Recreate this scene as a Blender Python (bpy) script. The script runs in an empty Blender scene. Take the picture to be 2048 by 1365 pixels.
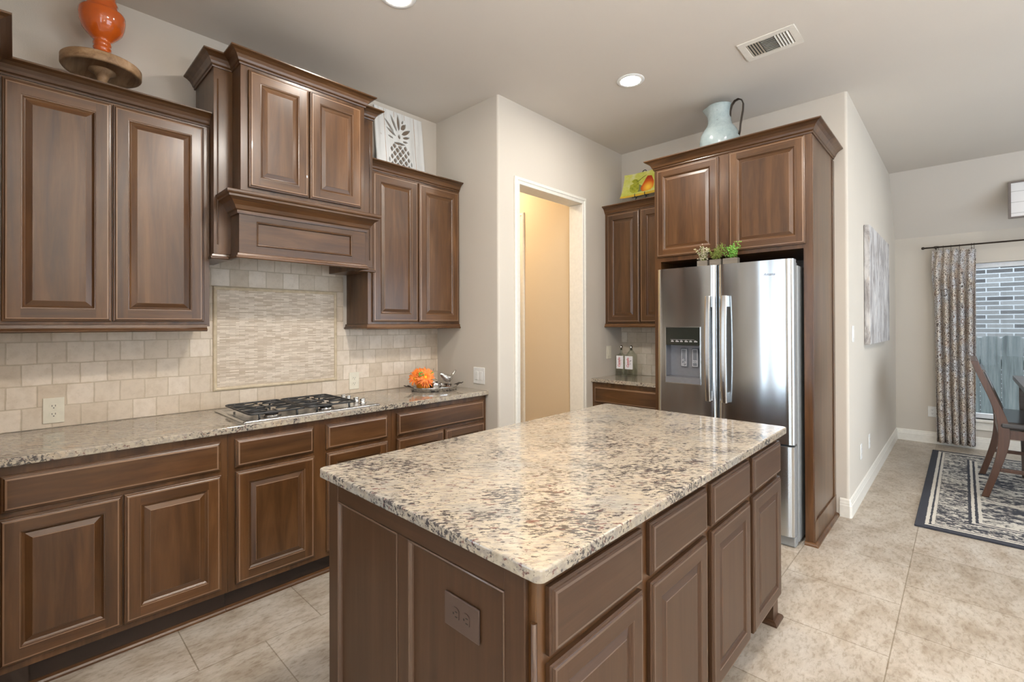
import bpy, bmesh, math, random
from mathutils import Vector, Matrix

random.seed(7)
SC = bpy.context.scene
COL = SC.collection
PI = math.pi

# ------------------------------------------------------------------ camera
cam_d = bpy.data.cameras.new('camera')
cam = bpy.data.objects.new('camera', cam_d)
COL.objects.link(cam)
YAW, PITCH, ROLL, FPX = 0.7619, 0.0042, -0.0033, 947.1
fw = Vector((-math.sin(YAW)*math.cos(PITCH), math.cos(YAW)*math.cos(PITCH), math.sin(PITCH)))
rt = Vector((math.cos(YAW), math.sin(YAW), 0))
up = rt.cross(fw)
r2 = math.cos(ROLL)*rt + math.sin(ROLL)*up
u2 = -math.sin(ROLL)*rt + math.cos(ROLL)*up
m = Matrix((r2, u2, -fw)).transposed().to_4x4()
m.translation = Vector((3.1909, -2.4308, 1.4048))
cam.matrix_world = m
cam_d.sensor_fit = 'HORIZONTAL'
cam_d.sensor_width = 36.0
cam_d.lens = FPX/2048*36.0
cam_d.shift_y = -36.94/2048
cam_d.clip_start = 0.02
SC.camera = cam

# ------------------------------------------------------------------ world, exposure
W = bpy.data.worlds.new('daylight')
SC.world = W
W.use_nodes = True
bg = W.node_tree.nodes['Background']
bg.inputs[0].default_value = (0.76, 0.88, 1.0, 1)
bg.inputs[1].default_value = 5.6
SC.view_settings.view_transform = 'Standard'
SC.view_settings.look = 'None'
SC.view_settings.gamma = 1
SC.view_settings.exposure = 0.06
SC.view_settings.use_curve_mapping = False
SC.cycles.max_bounces = 10
SC.cycles.diffuse_bounces = 6
SC.cycles.glossy_bounces = 5
SC.cycles.transmission_bounces = 8
SC.cycles.sample_clamp_indirect = 6
SC.cycles.caustics_reflective = False
SC.cycles.caustics_refractive = False
SC.cycles.use_denoising = True
CAN = 255.0          # radiance of each recessed can
CAN_WARM = (1.0, 0.94, 0.86)

def portal(x, y, z, sx, sy, rot):
    d = bpy.data.lights.new('window_daylight', 'AREA')
    d.shape = 'RECTANGLE'; d.size = sx; d.size_y = sy
    d.cycles.is_portal = True
    o = bpy.data.objects.new('window_daylight', d)
    o.location = (x, y, z); o.rotation_euler = rot
    COL.objects.link(o)
portal(1.55, -2.93, 1.5, 0.75, 1.6, (-PI/2, 0, 0))      # glazed door behind the camera
portal(4.1, 5.05, 1.2, 1.8, 1.75, (PI/2, 0, PI))        # dining window
portal(6.30, 1.6, 1.25, 3.6, 2.3, (0, PI/2, 0))         # patio doors at the right
portal(6.30, -4.4, 1.25, 2.6, 2.3, (0, PI/2, 0))
portal(4.5, -6.60, 1.3, 2.8, 2.3, (-PI/2, 0, 0))        # family room behind the camera

# ------------------------------------------------------------------ node helpers
class NT:
    def __init__(s, name):
        s.m = bpy.data.materials.new(name); s.m.use_nodes = True
        s.t = s.m.node_tree; s.b = s.t.nodes['Principled BSDF']
        s._tc = None
    def n(s, typ, **kw):
        nd = s.t.nodes.new('ShaderNode'+typ)
        for k, v in kw.items():
            if k.startswith('i_'):
                nd.inputs[k[2:].replace('_', ' ')].default_value = v
            else: setattr(nd, k, v)
        return nd
    def l(s, a, b): s.t.links.new(a, b)
    def obj(s):
        if s._tc is None: s._tc = s.n('TexCoord').outputs['Object']
        return s._tc
    def rand(s):
        """object coordinates shifted by a random amount per object"""
        oi = s.n('ObjectInfo')
        v = s.n('VectorMath', operation='SCALE'); v.inputs[0].default_value = (7.3, 11.1, 5.7)
        s.l(oi.outputs['Random'], v.inputs['Scale'])
        a = s.n('VectorMath', operation='ADD')
        s.l(s.obj(), a.inputs[0]); s.l(v.outputs[0], a.inputs[1])
        return a.outputs[0]
    def map(s, vec, scale=(1, 1, 1), rot=(0, 0, 0), loc=(0, 0, 0)):
        mp = s.n('Mapping'); mp.inputs['Scale'].default_value = scale
        mp.inputs['Rotation'].default_value = rot; mp.inputs['Location'].default_value = loc
        s.l(vec, mp.inputs[0]); return mp.outputs[0]
    def noise(s, vec, scale, detail=3, rough=0.5, dist=0.0):
        nd = s.n('TexNoise'); nd.inputs['Scale'].default_value = scale
        nd.inputs['Detail'].default_value = detail; nd.inputs['Roughness'].default_value = rough
        nd.inputs['Distortion'].default_value = dist
        s.l(vec, nd.inputs['Vector']); return nd.outputs['Fac']
    def ramp(s, fac, stops, interp='LINEAR'):
        nd = s.n('ValToRGB'); cr = nd.color_ramp; cr.interpolation = interp
        while len(cr.elements) < len(stops): cr.elements.new(0.5)
        for e, (p, c) in zip(cr.elements, stops):
            e.position = p
            e.color = (c, c, c, 1) if isinstance(c, (int, float)) else tuple(c)+(1,)
        s.l(fac, nd.inputs[0]); return nd.outputs[0]
    def mix(s, fac, a, b, mode='MIX'):
        nd = s.n('MixRGB', blend_type=mode)
        for i, v in ((0, fac), (1, a), (2, b)):
            if hasattr(v, 'links'): s.l(v, nd.inputs[i])
            elif i == 0: nd.inputs[0].default_value = v
            else: nd.inputs[i].default_value = tuple(v)+(1,)
        return nd.outputs[0]
    def math(s, op, a, b=0.0, c=0.0):
        nd = s.n('Math', operation=op)
        for i, v in enumerate((a, b, c)):
            if hasattr(v, 'links'): s.l(v, nd.inputs[i])
            else: nd.inputs[i].default_value = v
        return nd.outputs[0]
    def sep(s, vec):
        nd = s.n('SeparateXYZ'); s.l(vec, nd.inputs[0]); return nd.outputs
    def comb(s, x, y, z=0.0):
        nd = s.n('CombineXYZ')
        for i, v in enumerate((x, y, z)):
            if hasattr(v, 'links'): s.l(v, nd.inputs[i])
            else: nd.inputs[i].default_value = v
        return nd.outputs[0]
    def color(s, c):
        if hasattr(c, 'links'): s.l(c, s.b.inputs['Base Color'])
        else: s.b.inputs['Base Color'].default_value = tuple(c)+(1,)
    def set(s, **kw):
        for k, v in kw.items():
            i = s.b.inputs[k.replace('_', ' ')]
            if hasattr(v, 'links'): s.l(v, i)
            else: i.default_value = v
    def bump(s, h, strength=0.3, dist=0.01):
        nd = s.n('Bump'); nd.inputs['Strength'].default_value = strength
        nd.inputs['Distance'].default_value = dist
        s.l(h, nd.inputs['Height']); s.l(nd.outputs[0], s.b.inputs['Normal'])

M = {}
def simple(name, col, rough=0.5, metal=0.0, **kw):
    t = NT(name); v = t.noise(t.obj(), 40, 2)
    t.color(t.mix(1.0, col, t.ramp(v, [(0.3, 0.93), (0.7, 1.0)]), 'MULTIPLY'))
    t.set(Roughness=rough, Metallic=metal, **kw); M[name] = t.m; return t

def wood(name, stretch, dark, mid, light, rough=0.36, vary=0.35, coat=0.25):
    t = NT(name); v = t.rand()
    g = t.noise(t.map(v, stretch), 1.0, 5, 0.62, 0.6)
    fine = t.noise(t.map(v, tuple(k*6 for k in stretch)), 1.0, 3, 0.6)
    big = t.noise(t.map(v, tuple(k*0.22 for k in stretch)), 1.0, 2, 0.5, 0.8)
    c = t.ramp(g, [(0.22, dark), (0.5, mid), (0.78, light)])
    c = t.mix(vary, c, t.ramp(big, [(0.35, 0.55), (0.65, 1.25)]), 'MULTIPLY')
    c = t.mix(0.5, c, t.ramp(fine, [(0.3, 0.82), (0.7, 1.08)]), 'MULTIPLY')
    oi = t.n('ObjectInfo')
    c = t.mix(0.6, c, t.ramp(oi.outputs['Random'], [(0.0, 0.85), (1.0, 1.12)]), 'MULTIPLY')
    t.color(c)
    t.set(Roughness=rough, Coat_Weight=coat, Coat_Roughness=0.18, Specular_IOR_Level=0.35 if 'island' in name else 0.5)
    t.bump(fine, 0.05, 0.002)
    M[name] = t.m
WD, WM, WL = (0.036, 0.0135, 0.004), (0.090, 0.0385, 0.0125), (0.158, 0.076, 0.029)
wood('wood_v', (17, 17, 1.5), WD, WM, WL, 0.32, 0.6, 0.22)
wood('wood_hx', (1.5, 17, 17), WD, WM, WL, 0.32, 0.6, 0.22)
wood('wood_hy', (17, 1.5, 17), WD, WM, WL, 0.32, 0.6, 0.22)
IDk, IMd, ILt = (0.044, 0.0195, 0.0085), (0.060, 0.0285, 0.0132), (0.076, 0.038, 0.019)
wood('island_v', (30, 30, 1.6), IDk, IMd, ILt, 0.42, 0.15, 0.08)
wood('island_hx', (1.6, 30, 30), IDk, IMd, ILt, 0.42, 0.15, 0.08)
wood('island_hy', (30, 1.6, 30), IDk, IMd, ILt, 0.42, 0.15, 0.08)
simple('wood_edge_glint', (0.225, 0.135, 0.082), 0.3, 0, Coat_Weight=0.3)  # lighter brown: rubbed glaze plus highlights painted along the stepped edges
wood('toe_wood_shade', (3, 3, 3), (0.016, 0.009, 0.006), (0.026, 0.014, 0.009), (0.036, 0.020, 0.013), 0.5, 0.2, 0.0)  # brown darkened so the colour carries the shadow in the toe recess
simple('island_edge_glint', (0.112, 0.066, 0.042), 0.3, 0, Coat_Weight=0.3)  # paler brown painting highlights and rubbed glaze on island steps and beads
wood('chair_wood', (30, 30, 2.0), (0.046, 0.018, 0.009), (0.075, 0.030, 0.014), (0.105, 0.043, 0.021), 0.35, 0.2)
wood('table_wood', (2, 20, 20), (0.05, 0.03, 0.022), (0.085, 0.055, 0.042), (0.12, 0.085, 0.066), 0.3, 0.2)
wood('rustic', (3, 26, 26), (0.20, 0.10, 0.042), (0.43, 0.26, 0.135), (0.60, 0.43, 0.27), 0.6, 0.5, 0.0)
wood('weathered', (2, 2, 30), (0.09, 0.07, 0.055), (0.17, 0.145, 0.115), (0.27, 0.235, 0.19), 0.8, 0.4, 0.0)

def paint(name, col, bump=0.10, scale=170):
    t = NT(name)
    big = t.noise(t.obj(), 1.3, 2)
    t.color(t.mix(1.0, col, t.ramp(big, [(0.3, 0.97), (0.7, 1.0)]), 'MULTIPLY'))
    t.set(Roughness=0.75)
    t.bump(t.noise(t.obj(), scale, 2, 0.6), bump, 0.004); M[name] = t.m
paint('wall_paint', (0.60, 0.55, 0.48))
paint('pantry_paint', (0.68, 0.56, 0.40))
paint('ceiling_paint', (0.63, 0.58, 0.52), 0.12, 120)
simple('trim_white', (0.80, 0.77, 0.70), 0.35)
simple('ivory', (0.76, 0.71, 0.58), 0.35)
simple('white_plastic', (0.80, 0.80, 0.78), 0.35)
simple('dark_slot', (0.012, 0.011, 0.010), 0.6)
simple('black_iron', (0.022, 0.022, 0.023), 0.45)
simple('dark_bronze', (0.06, 0.045, 0.035), 0.42, 0.7)
simple('chrome', (0.86, 0.85, 0.83), 0.12, 1.0)
simple('silver', (0.58, 0.57, 0.56), 0.14, 1.0)
simple('orange_glaze', (0.56, 0.105, 0.012), 0.10, 0, Coat_Weight=0.6, Coat_Roughness=0.03)
simple('orange_pot', (0.86, 0.30, 0.02), 0.35)
simple('flower_centre', (0.85, 0.42, 0.03), 0.6)
simple('leaf_green', (0.20, 0.42, 0.06), 0.5)
simple('leaf_bright', (0.16, 0.42, 0.06), 0.5)
simple('leaf_olive', (0.17, 0.22, 0.035), 0.55)
simple('leaf_pale', (0.50, 0.46, 0.34), 0.6)
simple('soil', (0.05, 0.035, 0.02), 0.9)
simple('brown_plastic', (0.075, 0.047, 0.036), 0.35)
simple('taupe', (0.20, 0.15, 0.11), 0.8)
simple('label_white', (0.80, 0.79, 0.80), 0.5)
simple('label_red', (0.52, 0.03, 0.04), 0.5)
simple('label_black', (0.03, 0.03, 0.05), 0.5)
simple('black_gloss', (0.02, 0.022, 0.018), 0.08)
simple('grey_metal', (0.30, 0.31, 0.31), 0.45, 0.3)
simple('panel_silver', (0.27, 0.27, 0.29), 0.4, 0.6)
simple('paddle_grey', (0.16, 0.17, 0.19), 0.4)
simple('leather', (0.035, 0.030, 0.028), 0.28, 0, Coat_Weight=0.3)
simple('sign_frame', (0.17, 0.14, 0.125), 0.6)
simple('vinyl_white', (0.85, 0.86, 0.88), 0.4)
simple('vent_white', (0.74, 0.70, 0.63), 0.5)
simple('vent_dark', (0.05, 0.055, 0.05), 0.8)
simple('ground_out', (0.16, 0.20, 0.08), 0.9)

def emit(name, col, s):
    t = NT(name); t.set(Emission_Strength=s); t.b.inputs['Emission Color'].default_value = tuple(col)+(1,)
    t.b.inputs['Base Color'].default_value = (0.8, 0.8, 0.8, 1); M[name] = t.m
emit('can_light', CAN_WARM, CAN)
emit('fill_uplight_glow', (1.0, 0.97, 0.95), 800)  # glow of the unseen uplights added for fill
emit('bounce_flash_glow', (1.0, 0.94, 0.86), 190)  # glow standing in for flash bounced off the ceiling
emit('pantry_light', (1.0, 0.78, 0.50), 330)

def stainless():
    t = NT('stainless'); v = t.obj()
    br = t.noise(t.map(v, (2, 2, 160)), 1.0, 3, 0.6)
    t.color(t.mix(br, (0.60, 0.635, 0.665), (0.64, 0.675, 0.705)))
    t.set(Metallic=1.0, Roughness=0.18, Anisotropic=0.9, Anisotropic_Rotation=0.25)
    tg = t.n('Tangent', direction_type='RADIAL', axis='Z'); t.l(tg.outputs[0], t.b.inputs['Tangent'])
    wav = t.noise(t.map(v, (6.5, 1, 1.3)), 1.0, 1, 0.4)
    t.bump(wav, 0.10, 0.02); M['stainless'] = t.m
    t = NT('stainless_flat')
    br = t.noise(t.map(t.obj(), (160, 3, 3)), 1.0, 3, 0.6)
    t.color(t.mix(br, (0.52, 0.52, 0.52), (0.64, 0.64, 0.63)))
    t.set(Metallic=1.0, Roughness=0.24); M['stainless_flat'] = t.m
stainless()

def granite():
    t = NT('granite'); v0 = t.n('NewGeometry').outputs['Position']
    v = t.map(v0, (1, 1, 1), (0, 0, -PI/4))
    w = t.noise(v, 9, 3, 0.6)
    vd = t.n('VectorMath', operation='ADD'); t.l(v, vd.inputs[0])
    wv = t.n('VectorMath', operation='SCALE'); t.l(t.comb(w, t.noise(t.map(v, loc=(3, 1, 2)), 14, 2), 0.0), wv.inputs[0]); wv.inputs['Scale'].default_value = 0.03
    t.l(wv.outputs[0], vd.inputs[1]); v = vd.outputs[0]
    va = t.map(v, (0.5, 1.2, 1))
    big = t.noise(v, 3.2, 4, 0.6)
    base = t.ramp(big, [(0.28, (0.31, 0.30, 0.272)), (0.45, (0.40, 0.345, 0.268)), (0.58, (0.43, 0.375, 0.298)), (0.72, (0.43, 0.315, 0.212))])
    med = t.noise(va, 38, 4, 0.6)
    base = t.mix(0.55, base, t.ramp(med, [(0.3, (0.55, 0.50, 0.45)), (0.5, (1.0, 1.0, 0.98)), (0.7, (1.12, 1.08, 1.02))]), 'MULTIPLY')
    grey = t.ramp(t.noise(t.map(va, loc=(5, 2, 1)), 58, 4, 0.66), [(0.475, 0.0), (0.57, 1.0)])
    base = t.mix(t.math('MULTIPLY', grey, 0.62), base, (0.25, 0.225, 0.205))
    patch = t.ramp(t.noise(t.map(v, loc=(9, 4, 0)), 5, 3, 0.6), [(0.36, 0.0), (0.66, 1.0)])
    fl = t.noise(t.map(va, loc=(1, 7, 3)), 96, 4, 0.70)
    thr = t.math('MULTIPLY_ADD', patch, 0.17, -0.065)
    fl = t.math('ADD', fl, thr)
    dark = t.ramp(fl, [(0.572, 0.0), (0.61, 1.0)])
    base = t.mix(t.math('MULTIPLY', dark, 0.93), base, (0.045, 0.042, 0.045))
    bur = t.ramp(t.noise(t.map(va, loc=(8, 3, 6)), 62, 4, 0.64), [(0.605, 0.0), (0.65, 1.0)])
    base = t.mix(t.math('MULTIPLY', bur, 0.85), base, (0.12, 0.045, 0.042))
    t.color(base); t.set(Roughness=0.09, Coat_Weight=0.2, Coat_Roughness=0.03); M['granite'] = t.m
granite()

def brick(t, vec, bw, rh, c1, c2, mortar, msize, offset=0.5, freq=2, bias=0.0, smooth=0.1):
    b = t.n('TexBrick', offset=offset, offset_frequency=freq, squash=1.0)
    b.inputs['Scale'].default_value = 1.0
    b.inputs['Color1'].default_value = tuple(c1)+(1,); b.inputs['Color2'].default_value = tuple(c2)+(1,)
    b.inputs['Mortar'].default_value = tuple(mortar)+(1,)
    b.inputs['Mortar Size'].default_value = msize; b.inputs['Mortar Smooth'].default_value = smooth
    b.inputs['Bias'].default_value = bias
    b.inputs['Brick Width'].default_value = bw; b.inputs['Row Height'].default_value = rh
    t.l(vec, b.inputs['Vector']); return b

def travertine(name, axis, tint=(1, 1, 1)):
    t = NT(name); x, y, z = t.sep(t.obj())
    h = y if axis == 'y' else x
    wob = t.noise(t.obj(), 11, 2)
    wz = t.math('MULTIPLY_ADD', wob, 0.006, t.math('ADD', z, -0.917))
    wh = t.math('MULTIPLY_ADD', wob, 0.007, t.math('ADD', h, 20.412))
    b = brick(t, t.comb(wh, wz), 0.102, 0.1035, (0.60, 0.50, 0.385), (0.78, 0.68, 0.57), (0.56, 0.465, 0.35), 0.0032, 0.5, 2, 0.0, 0.3)
    mot = t.noise(t.obj(), 26, 5, 0.65)
    c = t.mix(0.6, b.outputs['Color'], t.ramp(mot, [(0.3, (0.82, 0.78, 0.72)), (0.55, (1, 1, 1)), (0.75, (1.06, 1.04, 1.0))]), 'MULTIPLY')
    pits = t.ramp(t.noise(t.obj(), 120, 3, 0.6), [(0.66, 0.0), (0.72, 1.0)])
    c = t.mix(t.math('MULTIPLY', pits, 0.35), c, (0.36, 0.29, 0.2))
    c = t.mix(1.0, c, tint, 'MULTIPLY')
    t.color(c); t.set(Roughness=0.55)
    hgt = t.math('SUBTRACT', t.math('MULTIPLY_ADD', mot, 0.25, 1.0), t.math('MULTIPLY', b.outputs['Fac'], 0.8))
    t.bump(hgt, 0.6, 0.004); M[name] = t.m
travertine('travertine_y', 'y')
travertine('travertine_x', 'x', (0.93, 0.97, 1.0))

def mosaic():
    t = NT('mosaic'); x, y, z = t.sep(t.obj())
    b = brick(t, t.comb(t.math('ADD', y, 20), t.math('ADD', z, 5)), 0.052, 0.0078, (0.53, 0.42, 0.31), (0.82, 0.72, 0.605), (0.50, 0.41, 0.31), 0.0007, 0.37, 2, 0.05)
    mot = t.noise(t.map(t.obj(), (1, 9, 50)), 1.5, 4, 0.6)
    c = t.mix(0.6, b.outputs['Color'], t.ramp(mot, [(0.3, (0.78, 0.75, 0.70)), (0.6, (1.04, 1.04, 1.04))]), 'MULTIPLY')
    t.color(c); t.set(Roughness=0.5)
    t.bump(t.math('SUBTRACT', mot, b.outputs['Fac']), 0.6, 0.004); M['mosaic'] = t.m
    t = NT('stone_frame'); n = t.noise(t.obj(), 30, 4, 0.6)
    t.color(t.ramp(n, [(0.3, (0.52, 0.42, 0.28)), (0.7, (0.68, 0.57, 0.41))])); t.set(Roughness=0.5); M['stone_frame'] = t.m
mosaic()

def floor_tile():
    t = NT('floor_tile'); x, y, z = t.sep(t.obj())
    T = 0.5055
    vec = t.comb(t.math('ADD', y, -0.36+T*40), t.math('ADD', x, -0.935+T*21))
    b = brick(t, vec, T, T, (0.39, 0.345, 0.29), (0.455, 0.41, 0.355), (0.25, 0.21, 0.16), 0.0026, 0.5, 2, 0.0, 0.2)
    big = t.noise(t.map(t.obj(), (1.6, 1, 1), (0, 0, 0.6)), 5, 6, 0.66, 0.4)
    med = t.noise(t.map(t.obj(), (2.5, 1, 1), (0, 0, 0.6)), 22, 5, 0.7, 0.3)
    c = t.mix(0.85, b.outputs['Color'], t.ramp(big, [(0.32, (0.70, 0.63, 0.55)), (0.50, (1, 0.98, 0.95)), (0.64, (1.16, 1.18, 1.20))]), 'MULTIPLY')
    c = t.mix(0.7, c, t.ramp(med, [(0.36, (0.62, 0.56, 0.49)), (0.50, (1, 1, 1)), (0.66, (1.12, 1.12, 1.12))]), 'MULTIPLY')
    t.color(c); t.set(Roughness=0.33)
    t.bump(t.math('SUBTRACT', t.math('MULTIPLY', med, 0.25), b.outputs['Fac']), 0.25, 0.004); M['floor_tile'] = t.m
floor_tile()

def exterior():
    t = NT('house_brick'); x, y, z = t.sep(t.obj())
    b = brick(t, t.comb(t.math('ADD', x, 9), t.math('ADD', z, 3)), 0.30, 0.072, (0.045, 0.041, 0.041), (0.20, 0.195, 0.19), (0.34, 0.35, 0.36), 0.0085, 0.5, 2, 0.0, 0.2)
    n = t.noise(t.obj(), 40, 4, 0.7)
    t.color(t.mix(0.6, b.outputs['Color'], t.ramp(n, [(0.3, 0.7), (0.7, 1.15)]), 'MULTIPLY')); t.set(Roughness=0.9); M['house_brick'] = t.m
    t = NT('fence_wood'); n = t.noise(t.map(t.rand(), (26, 26, 1.5)), 1, 5, 0.65)
    t.color(t.ramp(n, [(0.25, (0.055, 0.066, 0.068)), (0.5, (0.125, 0.145, 0.147)), (0.75, (0.21, 0.225, 0.22))])); t.set(Roughness=0.9); M['fence_wood'] = t.m
exterior()

def fabric():
    t = NT('curtain_fabric')
    uv = t.n('UVMap').outputs[0]
    x, y, z = t.sep(uv)      # x: metres along the cloth, y: height
    v = uv
    vor = t.n('TexVoronoi', feature='F1'); vor.inputs['Scale'].default_value = 21; t.l(v, vor.inputs['Vector'])
    d = vor.outputs['Distance']
    rings = t.math('PINGPONG', t.math('MULTIPLY', d, 6.5), 1.0)
    sw = t.noise(v, 22, 4, 0.7, 2.5)
    pat = t.math('ADD', t.math('MULTIPLY', rings, 0.36), t.math('MULTIPLY', sw, 0.85))
    light = t.mix(t.ramp(t.noise(v, 5, 2), [(0.42, 0.0), (0.58, 1.0)]), (0.62, 0.55, 0.47), (0.60, 0.60, 0.61))
    darkc = t.mix(t.ramp(vor.outputs['Color'], [(0.3, 0.0), (0.7, 1.0)]), (0.045, 0.030, 0.028), (0.15, 0.080, 0.055))
    c = t.mix(t.ramp(pat, [(0.47, 1.0), (0.60, 0.0)]), light, darkc)
    rust = t.ramp(t.noise(t.map(v, (1, 1.5, 1), loc=(4, 2, 0)), 7, 2), [(0.58, 0.0), (0.66, 1.0)])
    c = t.mix(t.math('MULTIPLY', rust, 0.20), c, (0.30, 0.12, 0.045))
    t.color(c); t.set(Roughness=0.85); t.b.inputs['Transmission Weight'].default_value = 0.0; M['curtain_fabric'] = t.m
fabric()

def rug():
    t = NT('rug_weave'); x, y, z = t.sep(t.obj())     # object origin at the rug's near left corner
    W_, L_ = 2.0, 2.68
    ex = t.math('MINIMUM', x, t.math('SUBTRACT', W_, x)); ey = t.math('MINIMUM', y, t.math('SUBTRACT', L_, y))
    e = t.math('MINIMUM', ex, ey)
    jit = t.noise(t.obj(), 60, 2)
    e = t.math('ADD', e, t.math('MULTIPLY_ADD', jit, 0.016, -0.008))
    def band(a, b): return t.math('MULTIPLY', t.math('GREATER_THAN', e, a), t.math('LESS_THAN', e, b))
    dk, lt = (0.032, 0.035, 0.048), (0.60, 0.565, 0.50)
    orn = t.noise(t.map(t.obj(), (1.0, 1.5, 1)), 26, 4, 0.66, 1.3)
    worn_or_glint = t.noise(t.map(t.obj(), (1, 3, 1)), 3.2, 4, 0.65)
    f = t.math('ADD', orn, t.math('MULTIPLY_ADD', worn_or_glint, 0.55, -0.27))
    field = t.mix(t.ramp(f, [(0.48, 0.0), (0.58, 1.0)]), dk, lt)
    vor = t.n('TexVoronoi', feature='F1'); vor.inputs['Scale'].default_value = 6; t.l(t.obj(), vor.inputs['Vector'])
    rg = t.math('PINGPONG', t.math('MULTIPLY', vor.outputs['Distance'], 6.0), 1.0)
    f2 = t.math('ADD', t.math('MULTIPLY', rg, 0.12), t.math('ADD', t.math('MULTIPLY', orn, 0.85), t.math('MULTIPLY_ADD', worn_or_glint, 1.0, -0.5)))
    centre = t.mix(t.ramp(f2, [(0.42, 0.0), (0.56, 1.0)]), dk, lt)
    c = t.mix(t.math('GREATER_THAN', e, 0.335), field, centre)
    c = t.mix(t.math('LESS_THAN', e, 0.052), c, dk)
    c = t.mix(band(0.052, 0.106), c, dk)
    c = t.mix(band(0.052, 0.073), c, lt); c = t.mix(band(0.085, 0.104), c, lt)
    c = t.mix(band(0.272, 0.335), c, dk); c = t.mix(band(0.29, 0.308), c, lt); c = t.mix(band(0.325, 0.345), c, lt)
    fz = t.noise(t.obj(), 220, 2)
    c = t.mix(0.5, c, t.ramp(fz, [(0.3, 0.75), (0.7, 1.15)]), 'MULTIPLY')
    t.color(c); t.set(Roughness=0.95); t.bump(fz, 0.5, 0.004); M['rug_weave'] = t.m
rug()

def art():
    t = NT('abstract_paint'); v = t.obj()
    n1 = t.noise(t.map(v, (3, 3, 1.0)), 3.0, 6, 0.7, 0.8); n2 = t.noise(t.map(v, (5, 9, 1.6), loc=(2, 3, 4)), 4, 5, 0.7, 0.3)
    c = t.ramp(n1, [(0.28, (0.12, 0.115, 0.12)), (0.45, (0.33, 0.31, 0.305)), (0.56, (0.55, 0.54, 0.54)), (0.72, (0.68, 0.65, 0.62))])
    c = t.mix(t.ramp(n2, [(0.55, 0.0), (0.68, 0.7)]), c, (0.50, 0.42, 0.35))
    t.color(c); t.set(Roughness=0.7); M['abstract_paint'] = t.m
    t = NT('white_plank'); n = t.noise(t.map(t.obj(), (1, 24, 2)), 1.0, 5, 0.65)
    kn = t.ramp(t.noise(t.map(t.obj(), (0.01, 1, 1)), 22, 2), [(0.72, 0.0), (0.80, 1.0)])
    c = t.ramp(n, [(0.25, (0.50, 0.49, 0.46)), (0.5, (0.70, 0.70, 0.68)), (0.75, (0.77, 0.77, 0.76))])
    t.color(t.mix(t.math('MULTIPLY', kn, 0.5), c, (0.33, 0.20, 0.12))); t.set(Roughness=0.75); M['white_plank'] = t.m
    t = NT('shiplap'); x, y, z = t.sep(t.obj())
    ln = t.math('LESS_THAN', t.math('PINGPONG', t.math('ADD', z, 0.5), 0.055), 0.0022)
    t.color(t.mix(ln, (0.78, 0.77, 0.77), (0.40, 0.39, 0.38))); t.set(Roughness=0.6); M['shiplap'] = t.m
    t = NT('pitcher_glaze'); n = t.noise(t.obj(), 9, 5, 0.7)
    sp = t.ramp(t.noise(t.obj(), 45, 4, 0.7), [(0.68, 0.0), (0.73, 1.0)])
    c = t.ramp(n, [(0.3, (0.27, 0.34, 0.35)), (0.6, (0.40, 0.475, 0.48))])
    t.color(t.mix(sp, c, (0.13, 0.10, 0.08))); t.set(Roughness=0.18, Coat_Weight=0.4); M['pitcher_glaze'] = t.m
    t = NT('petal'); n = t.noise(t.rand(), 55, 2)
    t.color(t.ramp(n, [(0.3, (0.78, 0.10, 0.015)), (0.6, (0.90, 0.27, 0.03))])); t.set(Roughness=0.55); M['petal'] = t.m
    t = NT('pewter'); n = t.noise(t.obj(), 130, 3, 0.6)
    t.color((0.72, 0.70, 0.67)); t.set(Metallic=1.0, Roughness=0.22); t.bump(n, 0.7, 0.004); M['pewter'] = t.m
    t = NT('plate_ground'); x, y, z = t.sep(t.obj()); n = t.noise(t.obj(), 9, 4, 0.6)
    c = t.ramp(n, [(0.3, (0.42, 0.46, 0.05)), (0.5, (0.56, 0.56, 0.13)), (0.7, (0.62, 0.64, 0.40))])
    c = t.mix(t.math('LESS_THAN', z, t.math('MULTIPLY_ADD', n, 0.03, 0.022)), c, (0.62, 0.40, 0.04))
    t.color(c); t.set(Roughness=0.15); M['plate_ground'] = t.m
    t = NT('pear_skin'); g = t.n('TexGradient', gradient_type='SPHERICAL')
    t.l(t.map(t.obj(), (10.5, 10.5, 10.5), loc=(-0.86, 0, -0.84)), g.inputs[0])
    t.color(t.ramp(g.outputs[0], [(0.0, (0.34, 0.04, 0.012)), (0.35, (0.58, 0.10, 0.012)), (0.85, (0.86, 0.50, 0.05))])); t.set(Roughness=0.15); M['pear_skin'] = t.m
    t = NT('painted_leaf'); n = t.noise(t.map(t.obj(), (30, 5, 40), (0, 0.7, 0)), 1, 3)
    t.color(t.ramp(n, [(0.3, (0.19, 0.23, 0.012)), (0.6, (0.40, 0.40, 0.04))])); t.set(Roughness=0.15); M['painted_leaf'] = t.m
art()
simple('paint_shadow', (0.17, 0.19, 0.07), 0.2)

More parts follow.
